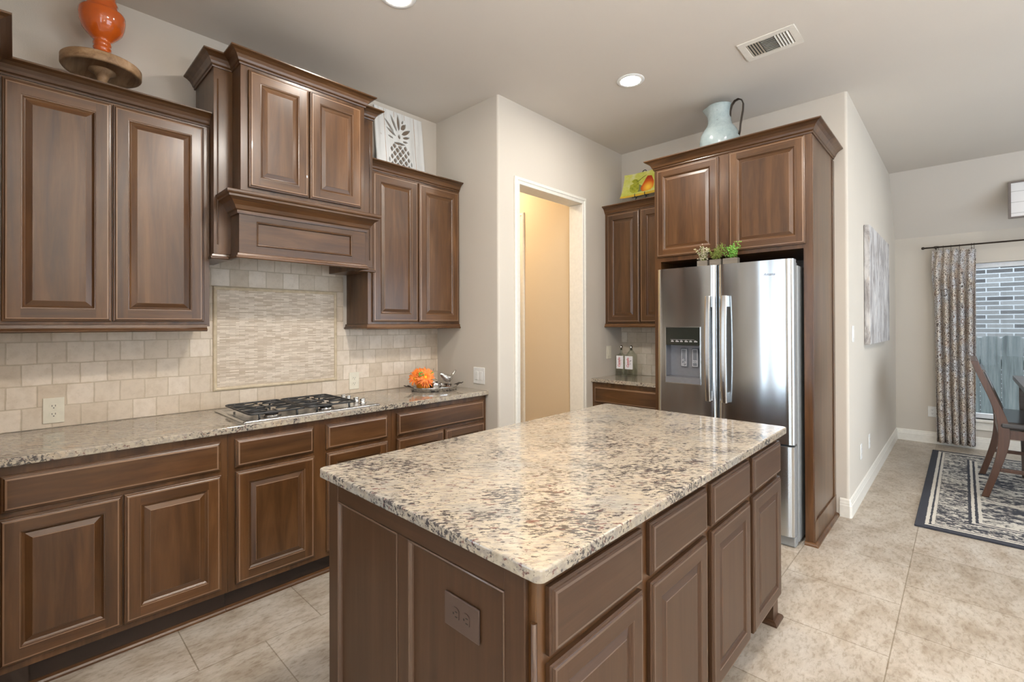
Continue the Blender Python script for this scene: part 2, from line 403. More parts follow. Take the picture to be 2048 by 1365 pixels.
def glass(name, tint=(1, 1, 1), ior=1.45):
    t = NT(name); t.color(tint); t.set(Roughness=0.0, IOR=ior); t.b.inputs['Transmission Weight'].default_value = 1.0
    M[name] = t.m
def clear_glass():
    t = NT('bottle_glass')
    tr = t.n('BsdfTransparent'); tr.inputs[0].default_value = (0.96, 0.98, 0.96, 1)
    gl = t.n('BsdfGlossy'); gl.inputs['Roughness'].default_value = 0.02
    lw = t.n('LayerWeight'); lw.inputs['Blend'].default_value = 0.25
    mx = t.n('MixShader'); t.l(t.math('MULTIPLY_ADD', lw.outputs['Fresnel'], 0.30, 0.015), mx.inputs[0]); t.l(tr.outputs[0], mx.inputs[1]); t.l(gl.outputs[0], mx.inputs[2])
    t.l(mx.outputs[0], t.t.nodes['Material Output'].inputs['Surface']); M['bottle_glass'] = t.m
clear_glass()
def pane(name, k):
    t = NT(name)
    tr = t.n('BsdfTransparent'); tr.inputs[0].default_value = (k, k, k, 1); gl = t.n('BsdfGlossy'); gl.inputs['Roughness'].default_value = 0.0
    fr = t.n('Fresnel'); fr.inputs['IOR'].default_value = 1.12
    mx = t.n('MixShader'); t.l(fr.outputs[0], mx.inputs[0]); t.l(tr.outputs[0], mx.inputs[1]); t.l(gl.outputs[0], mx.inputs[2])
    t.l(mx.outputs[0], t.t.nodes['Material Output'].inputs['Surface']); M[name] = t.m
pane('window_glass', 1.0); pane('tinted_glass', 0.95)

# ------------------------------------------------------------------ mesh helpers
def root_of(o):
    while o.parent is not None: o = o.parent
    return o

class MB:
    """collects faces in world coordinates; build() links them as ONE mesh object"""
    def __init__(s): s.v = []; s.f = []; s.mi = []; s.sm = []; s.uv = None
    def face(s, pts, m=0, smooth=False):
        i = len(s.v); s.v += [tuple(p) for p in pts]
        s.f.append(tuple(range(i, i+len(pts)))); s.mi.append(m); s.sm.append(smooth)
    def grid(s, rows, m=0, smooth=True, closed_u=False, closed_v=False):
        b = len(s.v); nu = len(rows[0]); nv = len(rows)
        for r in rows: s.v += [tuple(p) for p in r]
        for j in range(nv if closed_v else nv-1):
            for i in range(nu if closed_u else nu-1):
                a = b+j*nu+i; c = b+j*nu+(i+1) % nu
                d = b+((j+1) % nv)*nu+(i+1) % nu; e = b+((j+1) % nv)*nu+i
                s.f.append((a, c, d, e)); s.mi.append(m); s.sm.append(smooth)
        return b
    def cap(s, idx, m=0):
        s.f.append(tuple(idx)); s.mi.append(m); s.sm.append(False)
    def box(s, x0, x1, y0, y1, z0, z1, m=0):
        b = len(s.v)
        s.v += [(x, y, z) for z in (z0, z1) for y in (y0, y1) for x in (x0, x1)]
        for q in ((0, 2, 3, 1), (4, 5, 7, 6), (0, 1, 5, 4), (2, 6, 7, 3), (0, 4, 6, 2), (1, 3, 7, 5)):
            s.f.append(tuple(b+k for k in q)); s.mi.append(m); s.sm.append(False)
    def fbox(s, F, u0, u1, w0, w1, d0, d1, m=0):
        a, b_ = F.P(u0, w0, d0), F.P(u1, w1, d1)
        s.box(min(a[0], b_[0]), max(a[0], b_[0]), min(a[1], b_[1]), max(a[1], b_[1]), min(a[2], b_[2]), max(a[2], b_[2]), m)
    def prism(s, poly, z0, z1, m=0, smooth=False):
        n = len(poly); b = len(s.v)
        s.v += [(p[0], p[1], z0) for p in poly]+[(p[0], p[1], z1) for p in poly]
        for i in range(n):
            j = (i+1) % n
            s.f.append((b+i, b+j, b+n+j, b+n+i)); s.mi.append(m); s.sm.append(smooth)
        s.cap([b+i for i in reversed(range(n))], m); s.cap([b+n+i for i in range(n)], m)
    def lathe(s, prof, c, n=32, m=0, sx=1.0, sy=1.0, rot=0.0):
        rows = []
        cr, sr = math.cos(rot), math.sin(rot)
        for r, z in prof:
            row = []
            for i in range(n):
                a = 2*PI*i/n; x = r*sx*math.cos(a); y = r*sy*math.sin(a)
                row.append((c[0]+x*cr-y*sr, c[1]+x*sr+y*cr, c[2]+z))
            rows.append(row)
        b = s.grid(rows, m, True, closed_u=True)
        if prof[0][0] > 1e-5: s.cap([b+i for i in reversed(range(n))], m)
        if prof[-1][0] > 1e-5: s.cap([b+(len(prof)-1)*n+i for i in range(n)], m)
    def tube(s, pts, r, n=10, m=0, closed=False, caps=True, flat=None):
        """round (or, with flat=(a,b), elliptical) bar along pts; r may be a list"""
        P = [Vector(p) for p in pts]; k = len(P)
        R = r if isinstance(r, (list, tuple)) else [r]*k
        rows = []; ref = None
        for i in range(k):
            if closed: d = P[(i+1) % k]-P[i-1]
            else: d = P[min(i+1, k-1)]-P[max(i-1, 0)]
            d.normalize()
            if ref is None: ref = Vector((0, 0, 1)) if abs(d.z) < 0.9 else Vector((1, 0, 0))
            a = (ref-d*ref.dot(d))
            if a.length < 1e-6: a = d.orthogonal()
            a.normalize(); ref = a; b2 = d.cross(a)
            fa, fb = flat if flat else (1, 1)
            rows.append([P[i]+(a*math.cos(t)*fa+b2*math.sin(t)*fb)*R[i] for t in [2*PI*q/n for q in range(n)]])
        b = s.grid(rows, m, True, closed_u=True, closed_v=closed)
        if not closed and caps:
            s.cap([b+i for i in reversed(range(n))], m); s.cap([b+(k-1)*n+i for i in range(n)], m)
    def sweep(s, path, prof, z, m=0, closed=False, caps=True):
        """profile (out, up) along a plan polyline; 'out' lies to the right of travel; corners mitred"""
        P = [Vector((p[0], p[1])) for p in path]; n = len(P)
        offs = []
        for i in range(n):
            dirs = []
            if closed or i > 0: dirs.append((P[i]-P[i-1]).normalized())
            if closed or i < n-1: dirs.append((P[(i+1) % n]-P[i]).normalized())
            ns = [Vector((d.y, -d.x)) for d in dirs]
            if len(ns) == 1: offs.append(ns[0])
            else:
                q = ns[0]+ns[1]; q = q/max(q.dot(ns[0]), 1e-6); offs.append(q)
        rows = [[(P[i].x+offs[i].x*o, P[i].y+offs[i].y*o, z+h) for o, h in prof] for i in range(n)]
        b = s.grid(rows, m, False, closed_u=True, closed_v=closed)
        k = len(prof)
        if not closed and caps:
            s.cap([b+i for i in range(k)], m); s.cap([b+(n-1)*k+i for i in reversed(range(k))], m)
    def build(s, name, mats, parent=None, origin=None, bevel=0.0, seg=2, smooth=None):
        if isinstance(mats, str): mats = [mats]
        if parent is not None: org = root_of(parent).location.copy()
        elif origin is not None: org = Vector(origin)
        else:
            org = Vector(((min(p[0] for p in s.v)+max(p[0] for p in s.v))/2, (min(p[1] for p in s.v)+max(p[1] for p in s.v))/2, min(p[2] for p in s.v)))
        me = bpy.data.meshes.new(name)
        me.from_pydata([(p[0]-org.x, p[1]-org.y, p[2]-org.z) for p in s.v], [], s.f)
        for k in mats: me.materials.append(M[k])
        me.polygons.foreach_set('material_index', s.mi)
        me.polygons.foreach_set('use_smooth', s.sm if smooth is None else [smooth]*len(s.f))
        if s.uv:
            ul = me.uv_layers.new(name='UVMap')
            for lp in me.loops: ul.data[lp.index].uv = s.uv[lp.vertex_index]
        bm = bmesh.new(); bm.from_mesh(me)
        bmesh.ops.remove_doubles(bm, verts=bm.verts, dist=1e-5) if not s.uv else None
        bmesh.ops.recalc_face_normals(bm, faces=bm.faces)
        bm.to_mesh(me); bm.free()
        o = bpy.data.objects.new(name, me); COL.objects.link(o)
        if parent is not None: o.parent = parent
        else: o.location = org
        if bevel:
            md = o.modifiers.new('bevel', 'BEVEL'); md.width = bevel; md.segments = seg
            md.limit_method = 'ANGLE'; md.angle_limit = math.radians(40)
            md.harden_normals = False
        return o

class Fr:
    """a front plane: u runs to the viewer's right, w up, d out towards the viewer"""
    def __init__(s, o, r, n): s.o, s.r, s.n = Vector(o), Vector(r), Vector(n)
    def P(s, u, w, d): return s.o+s.r*u+Vector((0, 0, 1))*w+s.n*d

def tag(o, label, cat, group=None):
    o['label'] = label; o['category'] = cat
    if group: o['group'] = group
    return o
def thing(name, loc, label, cat, group=None):
    o = bpy.data.objects.new(name, None); o.empty_display_size = 0.05
    COL.objects.link(o); o.location = loc
    return tag(o, label, cat, group)
def struct(mb, name, mats, label=None, **kw):
    o = mb.build(name, mats, origin=(0, 0, 0), **kw); o['kind'] = 'structure'
    if label: o['label'] = label
    return o
def text_mesh(body, size, mat, parent, name, place, shear=0.0, ext=0.0004, bold=0.0):
    """lettering as a thin solid; place(x, y) gives its world point, axes from place"""
    cu = bpy.data.curves.new(name, 'FONT'); cu.body = body; cu.size = size; cu.extrude = ext
    cu.shear = shear; cu.align_x = 'CENTER'; cu.align_y = 'CENTER'; cu.offset = bold
    tmp = bpy.data.objects.new(name, cu); COL.objects.link(tmp)
    dg = bpy.context.evaluated_depsgraph_get(); dg.update()
    me = bpy.data.meshes.new_from_object(tmp.evaluated_get(dg))
    bpy.data.objects.remove(tmp)
    org = root_of(parent).location
    for v in me.vertices: v.co = place(v.co.x, v.co.y, v.co.z)-org
    me.materials.clear(); me.materials.append(M[mat])
    o = bpy.data.objects.new(name, me); COL.objects.link(o); o.parent = parent
    return o

def door_mesh(F, u0, u1, w0, w1, d, wm, kind='door', mirror=False):
    """raised-panel door or moulded drawer front; wm = (vertical grain, horizontal grain)"""
    mb = MB()
    if kind == 'door':
        st = 0.055
        R = [(0, 0), (0, 0.011), (0.003, 0.0135), (0.007, 0.014), (0.0075, 0.0165), (0.011, 0.0185), (0.016, 0.019), (st, 0.019),
             (st+0.0015, 0.0165), (st+0.005, 0.016), (st+0.008, 0.0125), (st+0.012, 0.0095), (st+0.014, 0.0085), (st+0.034, 0.0150), (st+0.0355, 0.0168)]
    elif kind == 'flat':
        st = 0.055
        R = [(0, 0), (0, 0.011), (0.003, 0.0135), (0.007, 0.014), (0.011, 0.0185), (0.016, 0.019), (st, 0.019), (st+0.006, 0.014), (st+0.008, 0.009)]
    else:
        R = [(0, 0), (0, 0.010), (0.003, 0.0125), (0.007, 0.013), (0.0075, 0.0155), (0.012, 0.0185), (0.018, 0.0195)]
    def ring(i, h): return [F.P(u0+i, w0+i, d+h), F.P(u1-i, w0+i, d+h), F.P(u1-i, w1-i, d+h), F.P(u0+i, w1-i, d+h)]
    for (a, ha), (b, hb) in zip(R, R[1:]):
        ra, rb = ring(a, ha), ring(b, hb)
        flat = kind != 'drawer' and b-a > 0.03 and abs(ha-hb) < 1e-6
        if flat:                         # stiles run the full height, rails between them
            def q(ua, ub, wa, wb, m): mb.face([F.P(ua, wa, d+ha), F.P(ub, wa, d+ha), F.P(ub, wb, d+ha), F.P(ua, wb, d+ha)], m)
            q(u0+a, u0+b, w0+a, w1-a, 0); q(u1-b, u1-a, w0+a, w1-a, 0)
            q(u0+b, u1-b, w0+a, w0+b, 1); q(u0+b, u1-b, w1-b, w1-a, 1)
            continue
        for k in range(4):
            j = (k+1) % 4
            horiz = k in (0, 2)
            worn_or_glint = abs(a-0.007) < 1e-6 or abs(a-0.011) < 1e-6 or abs(a-0.012) < 1e-6 and kind == 'drawer' or (kind == 'door' and (abs(a-st-0.034) < 1e-6 or abs(a-st) < 1e-6))  # step faces coloured lighter as painted edge highlights and rubbed glaze
            mb.face([ra[k], ra[j], rb[j], rb[k]], 2 if worn_or_glint else 1 if (horiz or kind == 'drawer') else 0)
    a, ha = R[-1]
    mb.face(ring(a, ha), 1 if kind == 'drawer' else 0)
    mb.face(list(reversed(ring(0, 0))), 0)
    return mb
def add_door(name, F, u0, u1, w0, w1, d, wm, parent, kind='door', label=None):
    o = door_mesh(F, u0, u1, w0, w1, d, wm, kind).build(name, list(wm), parent)
    if label: o['label'] = label
    return o

CROWN = [(0, 0), (0.006, 0), (0.008, 0.006), (0.007, 0.011), (0.012, 0.013), (0.014, 0.016), (0.018, 0.026), (0.027, 0.040), (0.041, 0.051), (0.050, 0.055), (0.055, 0.057), (0.057, 0.059), (0.057, 0.065), (0, 0.065)]
RAIL = [(0, 0), (0.014, 0), (0.020, 0.004), (0.021, 0.010), (0.016, 0.014), (0.012, 0.020), (0.010, 0.034), (0, 0.036)]
SHOE = [(0, 0), (0.020, 0), (0.019, 0.008), (0.014, 0.015), (0.006, 0.020), (0, 0.021)]
BASE = [(0, 0), (0.015, 0), (0.015, 0.085), (0.012, 0.092), (0.012, 0.100), (0.009, 0.112), (0.008, 0.124), (0.004, 0.132), (0, 0.134)]
CASING = [(0, 0), (0.055, 0), (0.055, 0.012), (0.047, 0.018), (0.03, 0.019), (0.026, 0.014), (0.012, 0.012), (0.004, 0.013), (0, 0.010)]

# ------------------------------------------------------------------ room shell
CH = 3.0914
XP, YF, XR, YD, YS, ZS = 0.7356, 1.727, 2.588, 4.977, 4.370, 2.424
def arc(cx, cy, r, a0, a1, n=6):
    return [(cx+r*math.cos(a0+(a1-a0)*i/n), cy+r*math.sin(a0+(a1-a0)*i/n)) for i in range(n+1)]

mb = MB(); mb.box(-1.9, 6.4, -2.95, 5.15, -0.08, 0); mb.box(2.63, 6.4, -6.8, -2.95, -0.08, 0)
struct(mb, 'floor', 'floor_tile', 'beige travertine look floor tiles in a half offset pattern')
mb = MB()
mb.box(-1.9, 6.4, -2.95, YS, CH, CH+0.1); mb.box(2.63, 6.4, -6.8, -2.95, CH, CH+0.1)
mb.face([(XR-0.14, YS, CH), (6.4, YS, CH), (6.4, YD, ZS), (XR-0.14, YD, ZS)])
mb.face([(XR-0.14, YS, CH+0.1), (6.4, YS, CH+0.1), (6.4, YD+0.15, ZS), (XR-0.14, YD+0.15, ZS)])
mb.face([(XR-0.14, YD, ZS), (6.4, YD, ZS), (6.4, YD+0.15, ZS), (XR-0.14, YD+0.15, ZS)])
mb.face([(-1.9, YS, CH+0.1), (XR-0.14, YS, CH+0.1), (XR-0.14, YS, 0), (-1.9, YS, 0)])
struct(mb, 'ceiling', 'ceiling_paint', 'beige textured ceiling sloping down over the dining window')
mb = MB(); mb.box(-0.12, 0, -2.95, 0, 0, CH); struct(mb, 'wall_left', 'wall_paint')
# pantry wall: pier face, doorway face
mb = MB(); r = 0.018
DY0, DY1, DZ = 0.223, 1.043, 2.476
pier = [(-0.12, 0)]+[(XP-r, 0)]+arc(XP-r, r, r, -PI/2, 0)+[(XP, DY0-0.012), (0.60, DY0-0.012), (0.60, 0.10), (-1.7, 0.10), (-1.7, 0)]
mb.prism(pier, 0, CH, 0, False)
mb.box(0.60, XP, DY1+0.012, YF, 0, CH)
mb.box(0.60, XP, DY0-0.012, DY1+0.012, DZ+0.012, CH)
struct(mb, 'wall_pantry', 'wall_paint')
mb = MB(); mb.box(-0.03, 0.60, 1.10, 1.2, 0, CH); mb.box(-1.75, -0.78, 1.10, 1.2, 0, CH); mb.box(-0.78, -0.03, 1.10, 1.2, 2.48, CH)
mb.box(-1.8, -1.7, 0, 1.2, 0, CH); mb.box(-1.8, 0.05, 2.6, 2.7, 0, CH); mb.box(0.05, 0.15, 1.2, 2.7, 0, CH)
mb.box(-1.8, -1.7, 1.2, 2.6, 0, CH)
struct(mb, 'wall_pantry_inner', 'pantry_paint')
# back wall with the end return into the dining area
mb = MB(); r = 0.02
mb.prism([(0.60, YF), (XR-r, YF)]+arc(XR-r, YF+r, r, -PI/2, 0)+[(XR, YF+0.14), (0.60, YF+0.14)], 0, CH, 0)
struct(mb, 'wall_back', 'wall_paint')
mb = MB(); mb.box(XR-0.14, XR, YF+0.14, YD+0.15, 0, CH); struct(mb, 'wall_side', 'wall_paint')
WX0, WX1, WZ0, WZ1 = 3.20, 5.0, 0.335, 2.075
mb = MB()
mb.box(XR, WX0, YD, YD+0.15, 0, ZS+0.02); mb.box(WX1, 6.4, YD, YD+0.15, 0, ZS+0.02)
mb.box(WX0, WX1, YD, YD+0.15, 0, WZ0); mb.box(WX0, WX1, YD, YD+0.15, WZ1, ZS+0.02)
struct(mb, 'wall_dining', 'wall_paint')
def holed(mb, axis, c0, c1, a0, a1, holes, z1):
    """wall slab along an axis with window holes (a0, a1, z0, z1)"""
    cur = a0
    def bx(p, q, za, zb):
        if axis == 'y': mb.box(c0, c1, p, q, za, zb)
        else: mb.box(p, q, c0, c1, za, zb)
    for h0, h1, zz0, zz1 in holes:
        bx(cur, h0, 0, z1)
        if zz0 > 0: bx(h0, h1, 0, zz0)
        bx(h0, h1, zz1, z1); cur = h1
    bx(cur, a1, 0, z1)
mb = MB(); holed(mb, 'y', 6.25, 6.4, -6.8, 5.15, [(-5.7, -3.1, 0.1, 2.4), (-0.2, 3.4, 0.1, 2.4)], CH)
struct(mb, 'wall_right', 'wall_paint')
mb = MB(); holed(mb, 'x', -2.95, -2.82, -0.12, 2.75, [(1.17, 1.92, 0.70, 2.30)], CH)
mb.box(2.63, 2.75, -6.65, -2.95, 0, CH)
struct(mb, 'wall_front', 'wall_paint')
mb = MB(); holed(mb, 'x', -6.8, -6.65, 2.63, 6.4, [(3.1, 5.9, 0.15, 2.45)], CH); struct(mb, 'wall_family_room', 'wall_paint')

def window(name, axis, c, a0, a1, z0, z1, mull, fr=0.05, dep=0.05, mh=0.03):
    mb = MB()
    def bx(p, q, za, zb):
        if axis == 'x': mb.box(p, q, c, c+dep, za, zb)
        else: mb.box(c, c+dep, p, q, za, zb)
    bx(a0, a1, z0, z0+fr); bx(a0, a1, z1-fr, z1); bx(a0, a0+fr, z0+fr, z1-fr); bx(a1-fr, a1, z0+fr, z1-fr)
    for k in mull: bx(k-mh, k+mh, z0+fr, z1-fr)
    o = mb.build(name, 'vinyl_white', origin=(0, 0, 0), bevel=0.004); o['kind'] = 'structure'
    g = MB()
    if axis == 'x': g.box(a0+fr, a1-fr, c+dep/2-0.003, c+dep/2+0.003, z0+fr, z1-fr)
    else: g.box(c+dep/2-0.003, c+dep/2+0.003, a0+fr, a1-fr, z0+fr, z1-fr)
    g.build('pane', 'window_glass', o)
    return o
w1 = window('window_1', 'x', YD+0.07, WX0, WX1, WZ0, WZ1, [3.86])
window('window_2', 'x', -2.93, 1.17, 1.92, 0.70, 2.30, [1.50], mh=0.08)
bpy.data.objects['window_2'].children[0].data.materials[0] = M['tinted_glass']
window('window_3', 'y', 6.30, -0.2, 3.4, 0.1, 2.4, [1.0, 2.2])
window('window_4', 'y', 6.30, -5.7, -3.1, 0.1, 2.4, [-4.4])
window('window_5', 'x', -6.77, 3.1, 5.9, 0.15, 2.45, [4.03, 4.96])
# dining window stool, apron
mb = MB(); mb.box(WX0-0.04, WX1+0.04, YD-0.05, YD+0.075, WZ0-0.028, WZ0); o = mb.build('window_stool', 'trim_white', w1, bevel=0.004)
mb = MB(); mb.box(WX0-0.02, WX1+0.02, YD-0.018, YD, WZ0-0.12, WZ0-0.028); o = mb.build('window_apron', 'trim_white', w1, bevel=0.004)
# baseboards
mb = MB(); mb.sweep([(2.53, YF), (XR-0.004, YF), (XR, YF+0.004), (XR, YD), (6.25, YD)], BASE, 0)
struct(mb, 'baseboard_dining', 'trim_white')
# pantry doorway casing and jamb
mb = MB()
def casing_frame(mb, P, a0, a1, z1, prof=CASING):
    """three-sided casing; P(a, z, out) maps to the wall"""
    k = len(prof); rows = []
    for (a, z, da, dz) in ((a0, 0, -1, 0), (a0, z1, -1, 1), (a1, z1, 1, 1), (a1, 0, 1, 0)):
        rows.append([P(a+da*o, z+dz*o, h) for o, h in prof])
    mb.grid(rows, 0, False, closed_u=True)
casing_frame(mb, lambda a, z, h: (XP+h, a, z), DY0, DY1, DZ)
mb.box(0.60, XP+0.002, DY0-0.012, DY0, 0, DZ); mb.box(0.60, XP+0.002, DY1, DY1+0.012, 0, DZ); mb.box(0.60, XP+0.002, DY0-0.012, DY1+0.012, DZ, DZ+0.012)
struct(mb, 'trim_1', 'trim_white', 'white cased doorway into the pantry', bevel=0.0015)
mb = MB(); casing_frame(mb, lambda a, z, h: (a, 1.10-h, z), -0.75, -0.052, 2.475)
mb.box(-0.75, -0.735, 1.10, 1.2, 0, 2.475); mb.box(-0.067, -0.052, 1.10, 1.2, 0, 2.475); mb.box(-0.75, -0.052, 1.10, 1.2, 2.46, 2.475)
struct(mb, 'trim_2', 'trim_white', 'inner door casing seen through the pantry doorway')
mb = MB(); mb.box(-0.73, -0.072, 1.155, 1.195, 0.01, 2.455)
o = mb.build('door_1', 'trim_white', origin=(0, 0, 0), bevel=0.003); o['kind'] = 'structure'
for z in (0.35, 1.25, 2.1):
    h = MB(); h.box(-0.074, -0.060, 1.140, 1.154, z, z+0.09); h.build('hinge', 'dark_bronze', o)

# recessed cans
def can(x, y, label=None, mat='can_light', z=CH, group='recessed ceiling lights'):
    t = thing('recessed_light', (x, y, z), label or 'unseen round white recessed ceiling light above the picture', 'ceiling light', group)
    a = MB(); a.lathe([(0.066, -0.004), (0.072, -0.006), (0.090, -0.005), (0.094, -0.001), (0.094, 0.0), (0.066, 0.0)], (x, y, z-0.001), 40)
    a.build('trim_ring', 'white_plastic', t)
    d = MB(); d.lathe([(0.0, -0.006), (0.03, -0.0058), (0.066, -0.004)], (x, y, z-0.001), 40)
    d.build('lens', mat, t)
can(1.10, -1.08, 'bright recessed ceiling light cut by the top picture edge above the hood')
can(1.532, 0.503, 'bright round recessed ceiling light between the pantry door and the ceiling vent')
for x, y in ((2.90, 0.40), (4.1, 3.2), (4.6, 0.6), (4.6, -1.4), (4.4, -4.0), (4.2, 2.0)): can(x, y)  # by vent and over dining table inferred from light; others added for fill
t = thing('bounce_flash', (2.62, -1.20, CH), 'added round light standing in for flash bounced off the ceiling, unseen above', 'ceiling light')  # fixture added as a stand-in for flash bounced off the ceiling
d = MB(); d.lathe([(0.19, -0.03), (0.19, 0.0)], (2.62, -1.20, CH-0.001), 40); d.build('housing', 'white_plastic', t)
d = MB(); d.lathe([(0.0, -0.034), (0.12, -0.033), (0.175, -0.03)], (2.62, -1.20, CH-0.001), 40); d.build('diffuser', 'bounce_flash_glow', t)
t = thing('recessed_light', (-0.4, 0.62, CH), 'warm light in the pantry ceiling', 'ceiling light')
d = MB(); d.lathe([(0.0, -0.006), (0.09, -0.004), (0.09, 0)], (-0.4, 0.62, CH-0.001), 24); d.build('lens', 'pantry_light', t)

# unseen uplights added to fill the ceiling and upper walls with light
def fill_uplight(x, y, label):
    t = thing('fill_lamp', (x, y, 0), label, 'lamp')
    a = MB(); a.lathe([(0.14, 0), (0.14, 0.015), (0.03, 0.03), (0.0, 0.032)], (x, y, 0), 28); a.build('base', 'dark_bronze', t)
    a = MB(); a.tube([(x, y, 0.03), (x, y, 1.45)], 0.014, 12); a.build('pole', 'dark_bronze', t)
    a = MB(); a.lathe([(0.02, 1.43), (0.09, 1.47), (0.17, 1.57), (0.19, 1.62), (0.185, 1.62), (0.16, 1.57), (0.0, 1.51)], (x, y, 0), 36); a.build('bowl', 'trim_white', t)
    a = MB(); a.lathe([(0.0, 1.585), (0.15, 1.58)], (x, y, 0), 36); a.build('bulb', 'fill_uplight_glow', t)
fill_uplight(3.75, -3.5, 'added fill uplight, unseen behind the camera')
fill_uplight(5.3, -1.6, 'added fill uplight, unseen to the right of the picture')

# ceiling vent
vt = thing('ceiling_vent', (2.357, 0.695, CH), 'white rectangular air vent in the ceiling right of the lit can', 'vent')
mb = MB(); X0, X1, Y0, Y1 = 2.203, 2.511, 0.578, 0.815; i = 0.038
for q in ((X0, X1, Y0, Y0+i), (X0, X1, Y1-i, Y1), (X0, X0+i, Y0+i, Y1-i), (X1-i, X1, Y0+i, Y1-i)): mb.box(q[0], q[1], q[2], q[3], CH-0.008, CH-0.001)
mb.build('frame', 'vent_white', vt, bevel=0.003)
mb = MB(); mb.box(X0+i, X1-i, Y0+i, Y1-i, CH-0.002, CH-0.001); mb.build('backing', 'vent_dark', vt)
xa, xb = X0+i, X1-i; w3 = (xb-xa)/3
def slat(cx, cy, lx, ly, tilt, axis):
    mb = MB(); c, s_ = math.cos(tilt)*0.0065, math.sin(tilt)*0.0065
    z = CH-0.007
    if axis == 'x': pts = [(cx-lx/2, cy-c, z-s_), (cx+lx/2, cy-c, z-s_), (cx+lx/2, cy+c, z+s_), (cx-lx/2, cy+c, z+s_)]
    else: pts = [(cx-c, cy-ly/2, z-s_), (cx-c, cy+ly/2, z-s_), (cx+c, cy+ly/2, z+s_), (cx+c, cy-ly/2, z+s_)]
    mb.face(pts); mb.face([(p[0], p[1], p[2]+0.001) for p in reversed(pts)])
    mb.build('slat', 'vent_white', vt)
cyv, lyv = (Y0+Y1)/2, Y1-Y0-2*i
for k in range(5):
    slat(xa+w3*(k+0.5)/5, cyv, 0, lyv, -0.45, 'y'); slat(xa+2*w3+w3*(k+0.5)/5, cyv, 0, lyv, 0.95, 'y')
for k in range(9): slat(xa+1.5*w3, Y0+i+lyv*(k+0.5)/9, w3*0.96, 0, 0.9, 'x')

# ------------------------------------------------------------------ tile backsplash
mb = MB()
mb.box(0.0005, 0.012, -2.82, -0.0005, 0.915, 1.374); mb.box(0.0005, 0.012, -1.70, -0.83, 1.374, 1.90)
o = struct(mb, 'backsplash_left', 'travertine_y', 'tumbled travertine tile backsplash behind the cooktop')
mb = MB(); mb.box(XP+0.0005, 1.45, YF-0.012, YF-0.0005, 0.915, 1.374)
struct(mb, 'backsplash_back', 'travertine_x', 'pale tile backsplash behind the two bottles')
mp = thing('mosaic_panel', (0.012, -1.257, 1.019), 'pale stacked stone mosaic panel framed in tile above the cooktop', 'tile panel')
mb = MB(); mb.box(0.0122, 0.017, -1.615, -0.899, 1.040, 1.617); mb.build('mosaic_field', 'mosaic', mp)
mb = MB(); fp = [(0, 0), (0, 0.006), (0.004, 0.011), (0.011, 0.013), (0.018, 0.010), (0.021, 0.005), (0.021, 0)]
rows = []
for (a, z, da, dz) in ((-1.635, 1.019, 1, 1), (-1.635, 1.637, 1, -1), (-0.879, 1.637, -1, -1), (-0.879, 1.019, -1, 1)):
    rows.append([(0.0122+h, a+da*o_, z+dz*o_) for o_, h in fp])
mb.grid(rows, 0, False, closed_u=True, closed_v=True); mb.build('stone_border', 'stone_frame', mp)

# ------------------------------------------------------------------ cabinets on the cooktop wall (fronts face +x)
LW = ('wood_v', 'wood_hy', 'wood_edge_glint')
FL = Fr((0, 0, 0), (0, 1, 0), (1, 0, 0))           # u = y, d = x
BF = 0.600                                          # base face plane
def base_cabinet(y0, y1, label, drawers, doors, foot=None):
    t = thing('base_cabinet', (0.3, (y0+y1)/2, 0), label, 'cabinet', 'base cabinets under the cooktop counter')
    mb = MB(); mb.box(0.014, BF, y0, y1, 0.108, 0.882); mb.build('carcass', 'wood_v', t, bevel=0.001)
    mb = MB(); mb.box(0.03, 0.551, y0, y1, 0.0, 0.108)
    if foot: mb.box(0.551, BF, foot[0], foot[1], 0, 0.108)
    mb.build('toe_kick', 'toe_wood_shade', t)
    mb = MB(); mb.sweep([(0.551, (foot[1] if foot else y0)), (0.551, y1)], SHOE, 0.0); mb.build('shoe_moulding', 'wood_hy', t)
    for a, b in drawers: add_door('drawer', FL, a, b, 0.708, 0.847, BF+0.001, LW, t, 'drawer')
    for a, b in doors: add_door('door', FL, a, b, 0.138, 0.687, BF+0.001, LW, t)
    return t
base_cabinet(-2.475, -1.7205, 'brown base cabinet with wide false drawer front and two doors left of the cooktop', [(-2.47, -1.751)], [(-2.480+0.005, -2.119), (-2.113, -1.749)], (-2.475, -2.396))
base_cabinet(-1.7195, -0.8105, 'brown base cabinet with two drawers directly under the gas cooktop', [(-1.689, -1.302), (-1.233, -0.843)], [(-1.687, -1.299), (-1.231, -0.842)])
base_cabinet(-0.8095, -0.004, 'brown base cabinet with one wide drawer under the silver tray', [(-0.775, -0.034)], [(-0.776, -0.407), (-0.400, -0.033)])
# corner run beyond the left picture edge
t = thing('base_cabinet', (0.43, -2.65, 0), 'brown corner base cabinet beyond the left picture edge', 'cabinet')
mb = MB(); mb.box(0.014, 0.86, -2.815, -2.4775, 0.108, 0.882); mb.build('carcass', 'wood_v', t)
mb = MB(); mb.box(0.014, 0.84, -2.80, -2.56, 0, 0.108); mb.build('toe_kick', 'wood_hx', t)

def slab(name, poly, label, edge=0.004):
    mb = MB(); mb.prism(poly, 0.883, 0.914)
    o = mb.build(name, 'granite', bevel=edge, seg=3)
    return tag(o, label, 'countertop')
slab('countertop', [(0.0125, -2.815), (0.88, -2.815), (0.88, -2.478), (0.632, -2.478), (0.632, -0.002), (0.0125, -0.002)], 'speckled beige granite countertop along the cooktop wall')

